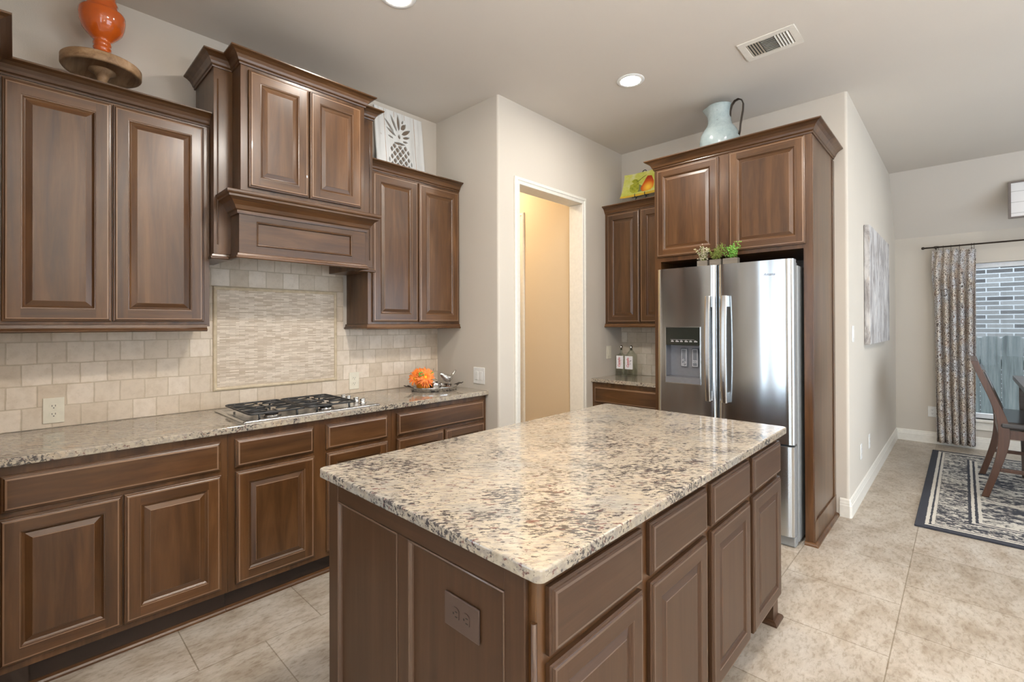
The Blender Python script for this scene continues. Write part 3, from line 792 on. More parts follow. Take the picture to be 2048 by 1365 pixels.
UW = 0.297
def upper_cabinet(y0, y1, label, doors, rail_path, crown_path):
    t = thing('upper_cabinet', (0.15, (y0+y1)/2, 1.375), label, 'cabinet', 'upper cabinets beside the hood')
    mb = MB(); mb.box(0.001, UW, y0, y1, 1.411, 2.455); mb.build('carcass', 'wood_v', t, bevel=0.001)
    for a, b in doors: add_door('door', FL, a, b, 1.425, 2.443, UW+0.001, LW, t)
    mb = MB(); mb.sweep(rail_path, RAIL, 1.375); mb.box(0.001, UW, y0, y1, 1.40, 1.411); mb.build('light_rail', 'wood_hy', t)
    mb = MB(); mb.sweep(crown_path, CROWN, 2.455); mb.build('crown_moulding', 'wood_hy', t)
    return t
upper_cabinet(-2.495, -1.721, 'tall two door brown upper cabinet left of the hood under the orange urn', [(-2.472, -2.122), (-2.117, -1.749)],
              [(UW, -2.495), (UW, -1.735)], [(UW, -2.4965), (UW, -1.7225)])
upper_cabinet(-0.799, -0.003, 'brown two door upper cabinet right of the hood under the pineapple board', [(-0.769, -0.402), (-0.392, -0.020)],
              [(0.002, -0.799), (UW, -0.799), (UW, -0.005)], [(UW, -0.7975), (UW, -0.004)])
t = thing('upper_cabinet', (0.35, -2.66, 1.375), 'dark upper cabinet end whose crown shows at the top left picture edge', 'cabinet')
mb = MB(); mb.box(0.001, 0.69, -2.815, -2.4975, 1.411, 2.455); mb.build('carcass', 'wood_v', t)
FN = Fr((0, 0, 0), (-1, 0, 0), (0, 1, 0))
mb = MB(); mb.sweep([(0.69, -2.815), (0.69, -2.4975), (0.3565, -2.4975)], CROWN, 2.455); mb.build('crown_moulding', 'wood_hx', t)

# ------------------------------------------------------------------ range hood
hd = thing('range_hood', (0.25, -1.26, 1.755), 'large brown wooden range hood cabinet with two doors over the cooktop', 'range hood')
HX, HC = 0.365, 0.497
mb = MB()
mb.box(0.014, HX, -1.719, -1.631, 1.758, 2.765); mb.box(0.014, HX, -0.934, -0.801, 1.758, 2.765)
mb.box(0.014, HC, -1.631, -0.934, 1.985, 2.765)
for y in (-1.700, -0.822):                       # stopped bead on each stile edge
    mb.tube([(HX+0.001, y, 1.83), (HX+0.001, y, 2.70)], 0.004, 8)
mb.build('carcass', 'wood_v', hd, bevel=0.001)
for a, b in ((-1.596, -1.284), (-1.277, -0.962)): add_door('door', FL, a, b, 2.125, 2.736, HC+0.001, LW, hd)
hp = [(0.001, -1.719), (HX, -1.719), (HX, -1.631), (HC, -1.631), (HC, -0.934), (HX, -0.934), (HX, -0.801), (0.001, -0.801)]
mb = MB(); mb.sweep(hp, CROWN, 2.757); mb.build('crown_moulding', 'wood_hy', hd)
MANT = [(0, 0), (0.008, 0), (0.010, 0.008), (0.010, 0.016), (0.018, 0.022), (0.026, 0.040), (0.040, 0.060), (0.056, 0.072), (0.060, 0.074), (0.060, 0.084), (0.068, 0.088), (0.071, 0.094), (0.071, 0.104), (0.066, 0.108), (0.0, 0.112)]
mb = MB(); mb.sweep([(HX, -1.640), (HC, -1.640), (HC, -0.926), (HX, -0.926)], MANT, 1.982); mb.build('mantel_moulding', 'wood_hy', hd)
mb = MB()                                        # apron: thin front with a recessed panel, side returns
mb.box(HC-0.022, HC, -1.638, -1.555, 1.758, 1.99); mb.box(HC-0.022, HC, -1.016, -0.928, 1.758, 1.99)
mb.box(HC-0.022, HC, -1.555, -1.016, 1.758, 1.823); mb.box(HC-0.022, HC, -1.555, -1.016, 1.952, 1.99)
mb.box(HX, HC-0.022, -1.638, -1.620, 1.758, 1.99); mb.box(HX, HC-0.022, -0.946, -0.928, 1.758, 1.99)
mb.build('apron', 'wood_hy', hd, bevel=0.001)
mb = MB(); rows = []
for (a, z, da, dz) in ((-1.555, 1.823, 1, 1), (-1.555, 1.952, 1, -1), (-1.016, 1.952, -1, -1), (-1.016, 1.823, -1, 1)):
    rows.append([(HC+h, a+da*o_, z+dz*o_) for o_, h in ((0, -0.012), (0, 0.002), (0.003, 0.004), (0.008, 0.002), (0.011, -0.006), (0.011, -0.014))])
mb.grid(rows, 0, False, closed_u=True, closed_v=True)
mb.box(HC-0.022, HC-0.009, -1.556, -1.015, 1.822, 1.953); mb.build('apron_panel', 'wood_hy', hd)
FOOTM = [(0, 0), (0.012, 0), (0.016, 0.004), (0.016, 0.012), (0.010, 0.016), (0.008, 0.026), (0, 0.030)]
mb = MB(); mb.sweep([(0.325, -1.719), (HX, -1.719), (HX, -1.638), (HC, -1.638), (HC, -0.928), (HX, -0.928), (HX, -0.801), (0.325, -0.801)], FOOTM, 1.752)
mb.build('base_moulding', 'wood_hy', hd)

# ------------------------------------------------------------------ fridge wall (fronts face -y)
FB = Fr((0, 0, 0), (1, 0, 0), (0, -1, 0))          # u = x, d = -y
BW = ('wood_v', 'wood_hx', 'wood_edge_glint')
fc = thing('refrigerator_cabinet', (1.97, 1.39, 0), 'tall brown cabinet surround with two doors above the steel refrigerator', 'cabinet')
YFF = 1.045
mb = MB()
mb.box(1.432, 1.482, YFF, YF-0.001, 0, 2.615); mb.box(2.453, 2.500, YFF, YF-0.001, 0, 2.615)
mb.box(1.482, 2.453, YFF, YF-0.001, 1.887, 2.615)
mb.build('carcass', 'wood_v', fc, bevel=0.0015)
mb = MB(); mb.box(2.500, 2.506, YFF+0.002, YFF+0.05, 0, 2.6); mb.box(2.500, 2.506, YF-0.055, YF-0.001, 0, 2.6); mb.box(2.500, 2.508, YFF+0.002, YF-0.001, 0, 0.15)
mb.build('end_panel_trim', 'wood_v', fc, bevel=0.001)
mb = MB(); mb.sweep([(2.452, YFF), (2.508, YFF), (2.508, YF-0.001)], SHOE, 0)
mb.build('shoe_moulding', 'wood_hx', fc)
mb = MB(); mb.box(1.483, 2.452, 1.70, 1.724, 0, 1.887); mb.build('back_panel', 'wood_hx', fc)
add_door('door', FB, 1.455, 1.927, 1.922, 2.602, -YFF+0.001, BW, fc)
add_door('door', FB, 1.998, 2.466, 1.915, 2.608, -YFF+0.001, BW, fc)
mb = MB(); mb.sweep([(1.432, YF-0.001), (1.432, YFF), (2.500, YFF), (2.500, YF-0.001)], [(a*1.08, b*1.1) for a, b in CROWN], 2.613)
mb.build('crown_moulding', 'wood_hx', fc)

nu = thing('upper_cabinet', (1.08, 1.57, 1.375), 'narrow brown upper cabinet left of the refrigerator under the pear plate', 'cabinet')
mb = MB(); mb.box(XP+0.001, 1.430, 1.425, YF-0.001, 1.411, 2.445); mb.build('carcass', 'wood_v', nu, bevel=0.001)
add_door('door', FB, 0.767, 1.100, 1.42, 2.432, -1.424, BW, nu); add_door('door', FB, 1.106, 1.426, 1.42, 2.432, -1.424, BW, nu)
mb = MB(); mb.sweep([(XP+0.001, 1.425), (1.429, 1.425)], RAIL, 1.375); mb.box(XP+0.001, 1.43, 1.425, YF-0.001, 1.40, 1.411); mb.build('light_rail', 'wood_hx', nu)
mb = MB(); mb.sweep([(XP+0.001, 1.425), (1.429, 1.425)], CROWN, 2.445); mb.build('crown_moulding', 'wood_hx', nu)

nb = thing('base_cabinet', (1.08, 1.45, 0), 'small brown base cabinet with a drawer left of the refrigerator', 'cabinet')
mb = MB(); mb.box(XP+0.001, 1.430, 1.205, YF-0.001, 0.108, 0.882); mb.build('carcass', 'wood_v', nb, bevel=0.001)
mb = MB(); mb.box(XP+0.001, 1.430, 1.26, YF-0.001, 0, 0.108); mb.build('toe_kick', 'wood_hx', nb)
add_door('drawer', FB, 0.762, 1.425, 0.700, 0.847, -1.204, BW, nb, 'drawer')
add_door('door', FB, 0.762, 1.088, 0.138, 0.687, -1.204, BW, nb); add_door('door', FB, 1.095, 1.425, 0.138, 0.687, -1.204, BW, nb)
slab('countertop', [(XP+0.001, 1.178), (1.4315, 1.178), (1.4315, YF-0.013), (XP+0.001, YF-0.013)], 'short speckled granite countertop holding the two glass bottles')

# ------------------------------------------------------------------ refrigerator
rf = thing('refrigerator', (1.97, 1.3, 0), 'stainless steel french door refrigerator with bottom freezer and ice dispenser', 'refrigerator')
FY = 0.90
mb = MB(); mb.box(1.528, 2.432, 0.985, 1.68, 0.02, 1.775); mb.build('body', 'grey_metal', rf, bevel=0.006)
def fridge_door(name, x0, x1, z0, z1, hole=None):
    """slightly bowed steel door; hole = (xa, xb, za, zb) opening for the dispenser"""
    mb = MB()
    xs = sorted(set([x0+0.0001, x0+0.010, x0+0.03, x1-0.03, x1-0.010, x1-0.0001]+[x0+(x1-x0)*k/10 for k in range(1, 10)]+([hole[0], hole[1]] if hole else [])))
    zs = sorted(set([z0, z1]+([hole[2], hole[3]] if hole else [])))
    xm, hw = (x0+x1)/2, (x1-x0)/2
    def yy(x):
        q = abs(x-xm)/hw
        return FY-0.006*(1-q*q)+0.018*max(0.0, (q-0.93)/0.07)**2
    idx = {}
    for x in xs:
        for z in zs: idx[(x, z)] = len(mb.v); mb.v.append((x, yy(x), z))
    for a, b in zip(xs, xs[1:]):
        for c, d in zip(zs, zs[1:]):
            if hole and hole[0]-1e-6 <= a and b <= hole[1]+1e-6 and hole[2]-1e-6 <= c and d <= hole[3]+1e-6: continue
            mb.f.append((idx[(a, c)], idx[(b, c)], idx[(b, d)], idx[(a, d)])); mb.mi.append(0); mb.sm.append(True)
    yb = 0.978
    for z, rev in ((z0+0.0004, 0), (z1-0.0004, 1)):
        pts = [(x, yy(x)+0.0003, z) for x in xs]+[(x1, yb, z), (x0, yb, z)]
        mb.face(pts if rev else pts[::-1], 1)
    for x in (xs[0], xs[-1]): mb.face([(x, yy(x)+0.0003, z0), (x, yb, z0), (x, yb, z1), (x, yy(x)+0.0003, z1)], 1)
    mb.face([(x0, yb, z0), (x0, yb, z1), (x1, yb, z1), (x1, yb, z0)], 1)
    return mb.build(name, ['stainless', 'grey_metal'], rf)
DH = (1.596, 1.848, 1.018, 1.380)
dl = fridge_door('door', 1.522, 1.957, 0.646, 1.812, DH); dr = fridge_door('door', 1.968, 2.424, 0.646, 1.812)
fz = fridge_door('freezer_drawer', 1.522, 2.424, 0.072, 0.632)
mb = MB(); mb.box(1.53, 2.425, 0.93, 1.0, 0.001, 0.066); mb.build('base_grille', 'grey_metal', rf, bevel=0.008)
for x in (1.56, 2.385):
    mb = MB(); mb.box(x-0.028, x+0.028, 0.955, 1.06, 1.776, 1.80); mb.build('hinge_cover', 'grey_metal', rf, bevel=0.008)
def fridge_handle(x, parent):
    mb = MB(); rows = []
    zs = [0.872+(1.596-0.872)*k/20 for k in range(21)]
    for z in zs:
        q = (z-1.234)/0.362; out = 0.050+0.020*(1-q*q)
        y0 = FY-out; w = 0.0175
        rows.append([(x-w, y0+0.004, z), (x-w*0.4, y0-0.003, z), (x+w*0.6, y0-0.002, z), (x+w, y0+0.004, z), (x+w, y0+0.020, z), (x-w, y0+0.020, z)])
    b = mb.grid(rows, 0, False, closed_u=True)
    mb.cap([b+i for i in reversed(range(6))]); mb.cap([b+20*6+i for i in range(6)])
    mb.box(x-0.013, x+0.013, FY-0.045, FY+0.004, 1.52, 1.596); mb.box(x-0.013, x+0.013, FY-0.045, FY+0.004, 0.872, 0.94)
    mb.build('handle', 'stainless_flat', parent, bevel=0.002)
fridge_handle(1.916, dl); fridge_handle(2.024, dr)
def freezer_handle():
    mb = MB(); mb.tube([(1.60, FY-0.055, 0.575), (1.97, FY-0.065, 0.575), (2.34, FY-0.055, 0.575)], 0.013, 12)
    for x in (1.63, 2.31): mb.box(x-0.012, x+0.012, FY-0.052, FY+0.003, 0.565, 0.585)
    mb.build('handle', 'stainless_flat', fz)
# (the freezer pull sits behind the island in the photograph)
freezer_handle()
dp = MB()                                            # dispenser housing: recessed niche
x0, x1, z0, z1 = DH; yb = 0.972
dp.face([(x0, yb, z0), (x1, yb, z0), (x1, yb, 1.25), (x0, yb, 1.25)])
dp.face([(x0, FY-0.004, z0), (x0, yb, z0), (x0, yb, 1.25), (x0, FY-0.004, 1.25)]); dp.face([(x1, FY-0.004, z0), (x1, yb, z0), (x1, yb, 1.25), (x1, FY-0.004, 1.25)])
dp.face([(x0, FY-0.004, 1.25), (x1, FY-0.004, 1.25), (x1, yb, 1.25), (x0, yb, 1.25)])
dp.face([(x0, FY-0.004, z0), (x1, FY-0.004, z0), (x1, yb, z0+0.004), (x0, yb, z0+0.004)])
dp.box(x0-0.003, x1+0.003, FY-0.014, FY-0.004, 0.978, z0)
disp = dp.build('ice_dispenser', 'panel_silver', dl)
rim = MB(); rows = []
for (a, z, da, dz) in ((x0, z0-0.04, -1, -1), (x0, z1, -1, 1), (x1, z1, 1, 1), (x1, z0-0.04, 1, -1)):
    rows.append([(a+da*o_, FY-0.004-h, z+dz*o_) for o_, h in ((0, -0.004), (0, 0.007), (0.005, 0.006), (0.006, -0.002))])
rim.grid(rows, 0, False, closed_u=True, closed_v=True); rim.build('dispenser_rim', 'stainless_flat', dl)
pn = MB(); pn.box(x0+0.001, x1-0.001, FY-0.010, FY+0.004, 1.252, z1-0.001); pn.build('control_panel', 'black_gloss', dl)
ic = MB()
for k in range(6):
    cx = x0+0.04+k*0.034
    ic.box(cx, cx+0.02+0.004*(k % 2), FY-0.0107, FY-0.0100, 1.276, 1.280); ic.box(cx+0.002, cx+0.016, FY-0.0107, FY-0.0100, 1.284, 1.286)
ic.box(x0+0.035, x1-0.04, FY-0.0107, FY-0.0100, 1.291, 1.2918)
ic.build('panel_icons', 'label_white', dl)
for k, xc in enumerate((1.703, 1.785)):
    pd = MB(); pd.box(xc-0.025, xc+0.025, yb-0.016, yb-0.002, 1.09, 1.228); p_ = pd.build('paddle', 'paddle_grey', dl, bevel=0.006)
    ln = MB()
    def frame_line(a0, a1, b0, b1, w):
        ln.box(a0, a1, yb-0.0172, yb-0.0160, b0, b0+w); ln.box(a0, a1, yb-0.0172, yb-0.0160, b1-w, b1)
        ln.box(a0, a0+w, yb-0.0172, yb-0.0160, b0, b1); ln.box(a1-w, a1, yb-0.0172, yb-0.0160, b0, b1)
    frame_line(xc-0.018, xc+0.018, 1.097, 1.220, 0.002)
    if k == 0:
        for cx, cz in ((xc-0.004, 1.140), (xc+0.007, 1.122), (xc-0.006, 1.110)):
            for q in range(4):
                a = q*PI/2; b_ = (q+1)*PI/2; R_ = 0.0075
                ln.tube([(cx+R_*math.cos(a), yb-0.0168, cz+R_*math.sin(a)), (cx+R_*math.cos(b_), yb-0.0168, cz+R_*math.sin(b_))], 0.0009, 6)
    else:
        for cz in (1.140, 1.132, 1.124):
            ln.tube([(xc-0.015+0.03*q/8, yb-0.0168, cz+0.0015*math.sin(q*PI/2)) for q in range(9)], 0.0010, 6)
    ln.build('paddle_mark', 'label_white', dl)
text_mesh('Amana', 0.026, 'label_black', dr, 'brand_script', lambda x, y, z: Vector((2.290+x*0.95, FY-0.0052-z, 1.721+y)), 0.45)

# ------------------------------------------------------------------ island
isl = thing('kitchen_island', (2.08, -0.8, 0), 'brown kitchen island cabinet with four drawers and four doors', 'kitchen island')
IX0, IX1, IY0, IY1 = 1.623, 2.541, -1.680, 0.083
IW = ('island_v', 'island_hy', 'island_edge_glint')
mb = MB(); mb.box(IX0, IX1, IY0, IY1, 0.108, 0.881); mb.build('carcass', 'wood_v', isl, bevel=0.003)
mb = MB(); mb.box(IX0+0.06, IX1-0.075, IY0+0.05, IY1-0.06, 0, 0.108)
mb.build('toe_kick', 'island_hy', isl)
for (ax, bx, ay, by) in ((IX1-0.055, IX1, IY1-0.075, IY1), (IX1-0.055, IX1, IY0, IY0+0.075), (IX0, IX0+0.055, IY0, IY0+0.075), (IX0, IX0+0.055, IY1-0.075, IY1)):
    mb = MB(); mb.box(ax, bx, ay, by, 0, 0.108); mb.sweep([(ax, ay), (bx, ay), (bx, by), (ax, by)], SHOE, 0, closed=True); mb.build('foot', 'island_v', isl)
# near end: framed flat panels
mb = MB(); y = IY0; d = 0.014
def efr(a, b, c, e, m): mb.box(a, b, y-d, y-0.0005, c, e, m)
efr(IX0, 1.688, 0.004, 0.878, 0); efr(2.043, 2.096, 0.11, 0.822, 0); efr(2.463, 2.522, 0.004, 0.878, 0)
efr(1.688, 2.463, 0.822, 0.878, 1); efr(1.688, 2.463, 0.004, 0.11, 1)
mb.build('end_panel_frame', ['island_v', 'island_hx'], isl, bevel=0.0035, seg=3)
mb = MB()
for a, b in ((1.688, 2.043), (2.096, 2.463)): mb.box(a, b, y-0.003, y-0.0005, 0.11, 0.822)
mb.build('end_panel', 'island_v', isl)
for a, b in ((1.688, 2.043), (2.096, 2.463)):
    mb = MB(); rows = []
    for (u_, z, da, dz) in ((a, 0.11, 1, 1), (a, 0.822, 1, -1), (b, 0.822, -1, -1), (b, 0.11, -1, 1)):
        rows.append([(u_+da*o_, y-h, z+dz*o_) for o_, h in ((0, 0.003), (0, 0.0155), (0.003, 0.0165), (0.006, 0.0145), (0.009, 0.008), (0.010, 0.003))])
    mb.grid(rows, 0, False, closed_u=True, closed_v=True); mb.build('panel_bead', 'island_edge_glint', isl)
mb = MB(); mb.tube([(IX1-0.004, IY0-0.002, 0.02), (IX1-0.004, IY0-0.002, 0.78)], 0.007, 10); mb.build('corner_bead', 'wood_v', isl)
FI = FL
for k in range(4):
    a = -1.650+0.4435*k; b = a+0.398
    add_door('drawer', FI, a, b, 0.700, 0.847, IX1+0.001, IW, isl, 'drawer')
    add_door('door', FI, a, b, 0.118, 0.681, IX1+0.001, IW, isl)
R_ = 0.022
def rounded(x0, x1, y0, y1, r, n=6):
    return arc(x0+r, y0+r, r, PI, 1.5*PI, n)+arc(x1-r, y0+r, r, 1.5*PI, 2*PI, n)+arc(x1-r, y1-r, r, 0, PI/2, n)+arc(x0+r, y1-r, r, PI/2, PI, n)
slab('countertop', rounded(1.579, 2.581, -1.713, 0.104, R_), 'large speckled beige granite countertop on the island', 0.005)

# ------------------------------------------------------------------ outlets and switches
def plate(F, u, w, d, kind, mat, label, cat, horizontal=False, wide=0.076, high=0.122, n=1, group=None):
    o = F.P(u, w, d)
    t = thing('wall_outlet' if cat == 'outlet' else 'light_switch', o, label, cat, group)
    def B(mb, a0, a1, b0, b1, d0, d1, m=0):
        if horizontal: a0, a1, b0, b1 = b0, b1, a0, a1
        mb.fbox(F, u+a0, u+a1, w+b0, w+b1, d+d0, d+d1, m)
    mb = MB(); B(mb, -wide/2, wide/2, -high/2, high/2, 0.0003, 0.006); mb.build('cover_plate', mat, t, bevel=0.0035, seg=3)
    if kind == 'duplex':
        for s in (-1, 1):
            mb = MB(); c = s*0.0195; n_ = 20
            pts = []
            for k in range(n_):
                a = 2*PI*k/n_
                pa, pb = 0.0165*math.cos(a), max(-0.0125, min(0.0125, 0.0165*math.sin(a)))
                pts.append((pa, c+pb))
            if horizontal: pts = [(b_, a_) for a_, b_ in pts]
            ring1 = [F.P(u+a_, w+b_, d+0.0055) for a_, b_ in pts]; ring2 = [F.P(u+a_, w+b_, d+0.0078) for a_, b_ in pts]
            bb = mb.grid([ring1, ring2], 0, False, closed_u=True); mb.cap([bb+n_+k for k in range(n_)])
            rc = mb.build('receptacle', mat, t)
            sl = MB()
            for dx in (-0.006, 0.006): B(sl, dx-0.0011, dx+0.0011, c-0.0005, c+0.0075, 0.0076, 0.0082)
            B(sl, -0.0022, 0.0022, c-0.0090, c-0.0050, 0.0076, 0.0082)
            sl.build('slot', 'dark_slot', rc)
    else:
        for k in range(n):
            c = (k-(n-1)/2)*0.046
            mb = MB(); B(mb, c-0.0165, c+0.0165, -0.033, 0.033, 0.0058, 0.0095); mb.build('rocker', mat, t, bevel=0.002)
    return t
plate(FL, -2.304, 0.998, 0.012, 'duplex', 'ivory', 'ivory duplex outlet on the tile left of the cooktop', 'outlet')
plate(FL, -0.750, 1.004, 0.012, 'duplex', 'ivory', 'ivory duplex outlet on the tile between cooktop and silver tray', 'outlet')
FPier = Fr((0, 0, 0), (1, 0, 0), (0, -1, 0))
plate(FPier, 0.528, 1.018, 0.0, 'rocker', 'white_plastic', 'white double rocker switch on the wall above the counter end', 'switch', wide=0.124, high=0.124, n=2)
FNw = Fr((0, 0, 0), (0, 1, 0), (1, 0, 0))
plate(FNw, 1.478, 1.137, XP, 'rocker', 'ivory', 'ivory single switch beside the two bottles', 'switch')
plate(FNw, 1.887, 1.326, XR, 'rocker', 'white_plastic', 'white rocker switch on the wall near the abstract canvas', 'switch')
plate(FNw, 2.235, 0.380, XR, 'duplex', 'white_plastic', 'low white outlet nearer the refrigerator on the dining side wall', 'outlet')
plate(FNw, 2.688, 0.381, XR, 'duplex', 'white_plastic', 'low white outlet under the abstract canvas on the dining side wall', 'outlet')
plate(FPier, 2.918, 0.368, -YD, 'duplex', 'white_plastic', 'white outlet on the window wall half behind the curtain', 'outlet')
plate(FPier, 2.311, 0.700, 1.684, 'duplex', 'brown_plastic', 'brown outlet set sideways in the island end panel', 'outlet', horizontal=True, wide=0.082, high=0.127)

# ------------------------------------------------------------------ gas cooktop
ck = thing('gas_cooktop', (0.36, -1.265, 0.914), 'stainless gas cooktop with black grates and chrome knobs in the granite counter', 'cooktop')
cx0, cx1, cy0, cy1 = 0.100, 0.596, -1.650, -0.880
mb = MB()
def rr(i, r): return rounded(cx0+i, cx1-i, cy0+i, cy1-i, r, 5)
rows = [[(p[0], p[1], z) for p in rr(i, r)] for i, r, z in ((0, 0.012, 0.9142), (0.0, 0.012, 0.919), (0.006, 0.012, 0.923), (0.022, 0.014, 0.924), (0.030, 0.014, 0.920), (0.036, 0.014, 0.917))]
b = mb.grid(rows, 0, True, closed_u=True); k = len(rows[0])
mb.cap([b+5*k+i for i in range(k)]); mb.cap([b+i for i in reversed(range(k))])
mb.build('steel_pan', 'stainless_flat', ck)
for gy0, gy1 in ((-1.620, -1.330), (-1.322, -1.030)):
    gy = (gy0+gy1)/2; zt = 0.953; gx0, gx1 = 0.175, 0.580
    for bx in (0.275, 0.478):
        bu = MB(); bu.lathe([(0.050, 0), (0.050, 0.006), (0.036, 0.010), (0.034, 0.014)], (bx, gy, 0.917), 28); bu.build('burner_base', 'silver', ck)
        bu = MB(); bu.lathe([(0.038, 0), (0.040, 0.004), (0.037, 0.009), (0.020, 0.011), (0.0, 0.0115)], (bx, gy, 0.931), 28); bu.build('burner_cap', 'black_iron', ck)
    g = MB()
    g.tube([(p[0], p[1], zt) for p in rounded(gx0, gx1, gy0+0.005, gy1-0.005, 0.02, 4)], 0.0052, 8, closed=True)
    g.tube([((gx0+gx1)/2, gy0+0.005, zt), ((gx0+gx1)/2, gy1-0.005, zt)], 0.005, 8)
    for bx in (0.275, 0.478):
        for s in (-1, 1):
            g.tube([(bx+s*0.098, gy, zt), (bx+s*0.05, gy, zt+0.002), (bx+s*0.022, gy, zt+0.002)], 0.0045, 8)
            g.tube([(bx, gy+s*0.138, zt), (bx, gy+s*0.06, zt+0.002), (bx, gy+s*0.022, zt+0.002)], 0.0045, 8)
            for q in (-1, 1):
                g.tube([(bx+q*0.030, gy+s*0.138, zt), (bx+q*0.036, gy+s*0.085, zt), (bx+q*0.060, gy+s*0.055, zt), (bx+q*0.098, gy+s*0.046, zt)], 0.0042, 8)
    for fx in (gx0+0.01, gx1-0.004):
        for fy in (gy0+0.05, gy1-0.05): g.tube([(fx, fy, zt), (fx+(0.006 if fx > 0.4 else -0.006), fy, 0.9235)], 0.0058, 8)
    g.build('grate', 'black_iron', ck)
for kx in (0.215, 0.283, 0.385, 0.466):
    kb = MB(); kb.lathe([(0.024, 0), (0.024, 0.004), (0.0185, 0.006), (0.0175, 0.020), (0.020, 0.026), (0.018, 0.030), (0.0, 0.031)], (kx, -0.933, 0.917), 24)
    kb.build('knob', 'chrome', ck)

# ------------------------------------------------------------------ things on the cooktop counter
TX, TY, TA = 0.300, -0.250, math.radians(71.6)
tr = thing('serving_tray', (TX, TY, 0.914), 'oval silver tray with twisted bronze handles on the counter', 'tray')
mb = MB(); mb.lathe([(0.0, 0.004), (0.95, 0.004), (0.97, 0.008), (0.985, 0.030), (1.0, 0.031), (1.0, 0.028), (0.98, 0.002), (0.95, 0.0005), (0.0, 0.0005)], (TX, TY, 0.914), 64, 0, 0.176, 0.128, TA)
mb.build('dish', 'silver', tr)
ca, sa = math.cos(TA), math.sin(TA)
for s in (-1, 1):
    h = MB(); pts = []
    def tl(a, b, z): return (TX+a*ca-b*sa, TY+a*sa+b*ca, 0.914+z)
    h.tube([tl(s*0.170, -0.03, 0.028), tl(s*0.190, -0.012, 0.036), tl(s*0.205, 0.0, 0.040), tl(s*0.190, 0.014, 0.036), tl(s*0.170, 0.03, 0.028)], 0.004, 8)
    h.tube([tl(s*0.178, 0, 0.034), tl(s*0.200, 0.006, 0.042), tl(s*0.215, -0.006, 0.040), tl(s*0.232, 0.003, 0.046)], [0.004, 0.006, 0.004, 0.003], 8)
    h.build('handle', 'dark_bronze', tr)
PX, PY = 0.262, -0.330
fp_ = thing('flower_pot', (PX, PY, 0.9185), 'orange pot of orange daisies and green buds on the tray', 'flower arrangement')
mb = MB(); mb.lathe([(0.040, 0), (0.043, 0.002), (0.050, 0.045), (0.056, 0.078), (0.057, 0.082), (0.053, 0.082), (0.048, 0.070), (0.0, 0.068)], (PX, PY, 0.9185), 32); mb.build('pot', 'orange_pot', fp_)
rng = random.Random(3)
def daisy(c, nrm, R, npet=20, layers=2):
    n = Vector(nrm).normalized(); a = n.orthogonal().normalized(); b = n.cross(a); c = Vector(c)
    mb = MB()
    for L in range(layers):
        for k in range(npet):
            t_ = 2*PI*(k+0.5*L+rng.uniform(-.25, .25))/npet; d_ = a*math.cos(t_)+b*math.sin(t_); s_ = n.cross(d_)
            rl = R*(1-0.18*L)*rng.uniform(0.82, 1.08); w = R*0.068
            up_ = 0.05+0.22*L
            p0 = c+d_*0.006; p1 = c+d_*rl*0.5+n*rl*up_; p2 = c+d_*rl*0.85+n*rl*(up_-0.05); p3 = c+d_*rl+n*rl*(up_-0.16)
            mb.face([p0-s_*w*0.4, p1-s_*w, p1+s_*w, p0+s_*w*0.4], 0, True); mb.face([p1-s_*w, p2-s_*w*0.7, p2+s_*w*0.7, p1+s_*w], 0, True); mb.face([p2-s_*w*0.7, p3, p2+s_*w*0.7], 0, True)
    fl = mb.build('flower', 'petal', fp_)
    ce = MB(); ce.lathe([(0.014, 0), (0.013, 0.007), (0.006, 0.012), (0, 0.013)], (0, 0, 0), 14)
    q = n.to_track_quat('Z', 'Y')
    ce.v = [tuple(c+q @ Vector(v)) for v in ce.v]
    ce.build('flower_centre', 'flower_centre', fl)
fz0 = 0.9185
daisy((PX+0.050, PY-0.012, fz0+0.098), (1, -0.45, 0.40), 0.083, 24, 3)
daisy((PX-0.010, PY-0.060, fz0+0.088), (0.5, -1, 0.25), 0.064)
daisy((PX+0.005, PY+0.060, fz0+0.098), (0.6, 1, 0.30), 0.064)
daisy((PX-0.015, PY-0.020, fz0+0.130), (0.35, -0.3, 1), 0.070)
daisy((PX-0.015, PY+0.030, fz0+0.128), (0.3, 0.5, 1), 0.060)
for dy in (-0.048, 0.040):
    mb = MB()
    for k in range(26):
        th, ph = rng.uniform(0, 2*PI), rng.uniform(-0.4, 1.5)
        d_ = Vector((math.cos(th)*math.cos(ph), math.sin(th)*math.cos(ph), math.sin(ph))); c = Vector((PX+0.048, PY+dy, fz0+0.120))+d_*0.018
        mb.lathe([(0.0, -0.006), (0.005, -0.002), (0.005, 0.003), (0, 0.006)], c, 7)
    mb.build('green_bud', 'leaf_green', fp_)
sp = MB(); sp.tube([(PX, PY+0.04, fz0+0.07), (PX+0.01, PY+0.085, fz0+0.085), (PX+0.02, PY+0.115, fz0+0.068)], 0.0014, 6)
sp.tube([(PX, PY+0.04, fz0+0.08), (PX+0.01, PY+0.08, fz0+0.12), (PX+0.01, PY+0.095, fz0+0.155)], 0.0012, 6); sp.build('twig', 'dark_bronze', fp_)
cd = thing('candle_dish', (0.212, -0.185, 0.9185), 'small round polished metal dish on the tray behind the bird', 'dish')
mb = MB(); mb.lathe([(0.050, 0), (0.053, 0.003), (0.053, 0.038), (0.051, 0.040), (0.049, 0.038), (0.048, 0.008), (0.0, 0.007)], (0.212, -0.185, 0.9185), 36); mb.build('dish', 'silver', cd)
bd = thing('bird_figurine', (0.30, -0.118, 0.9185), 'small silver bird figurine standing on the tray', 'bird figurine')
mb = MB()
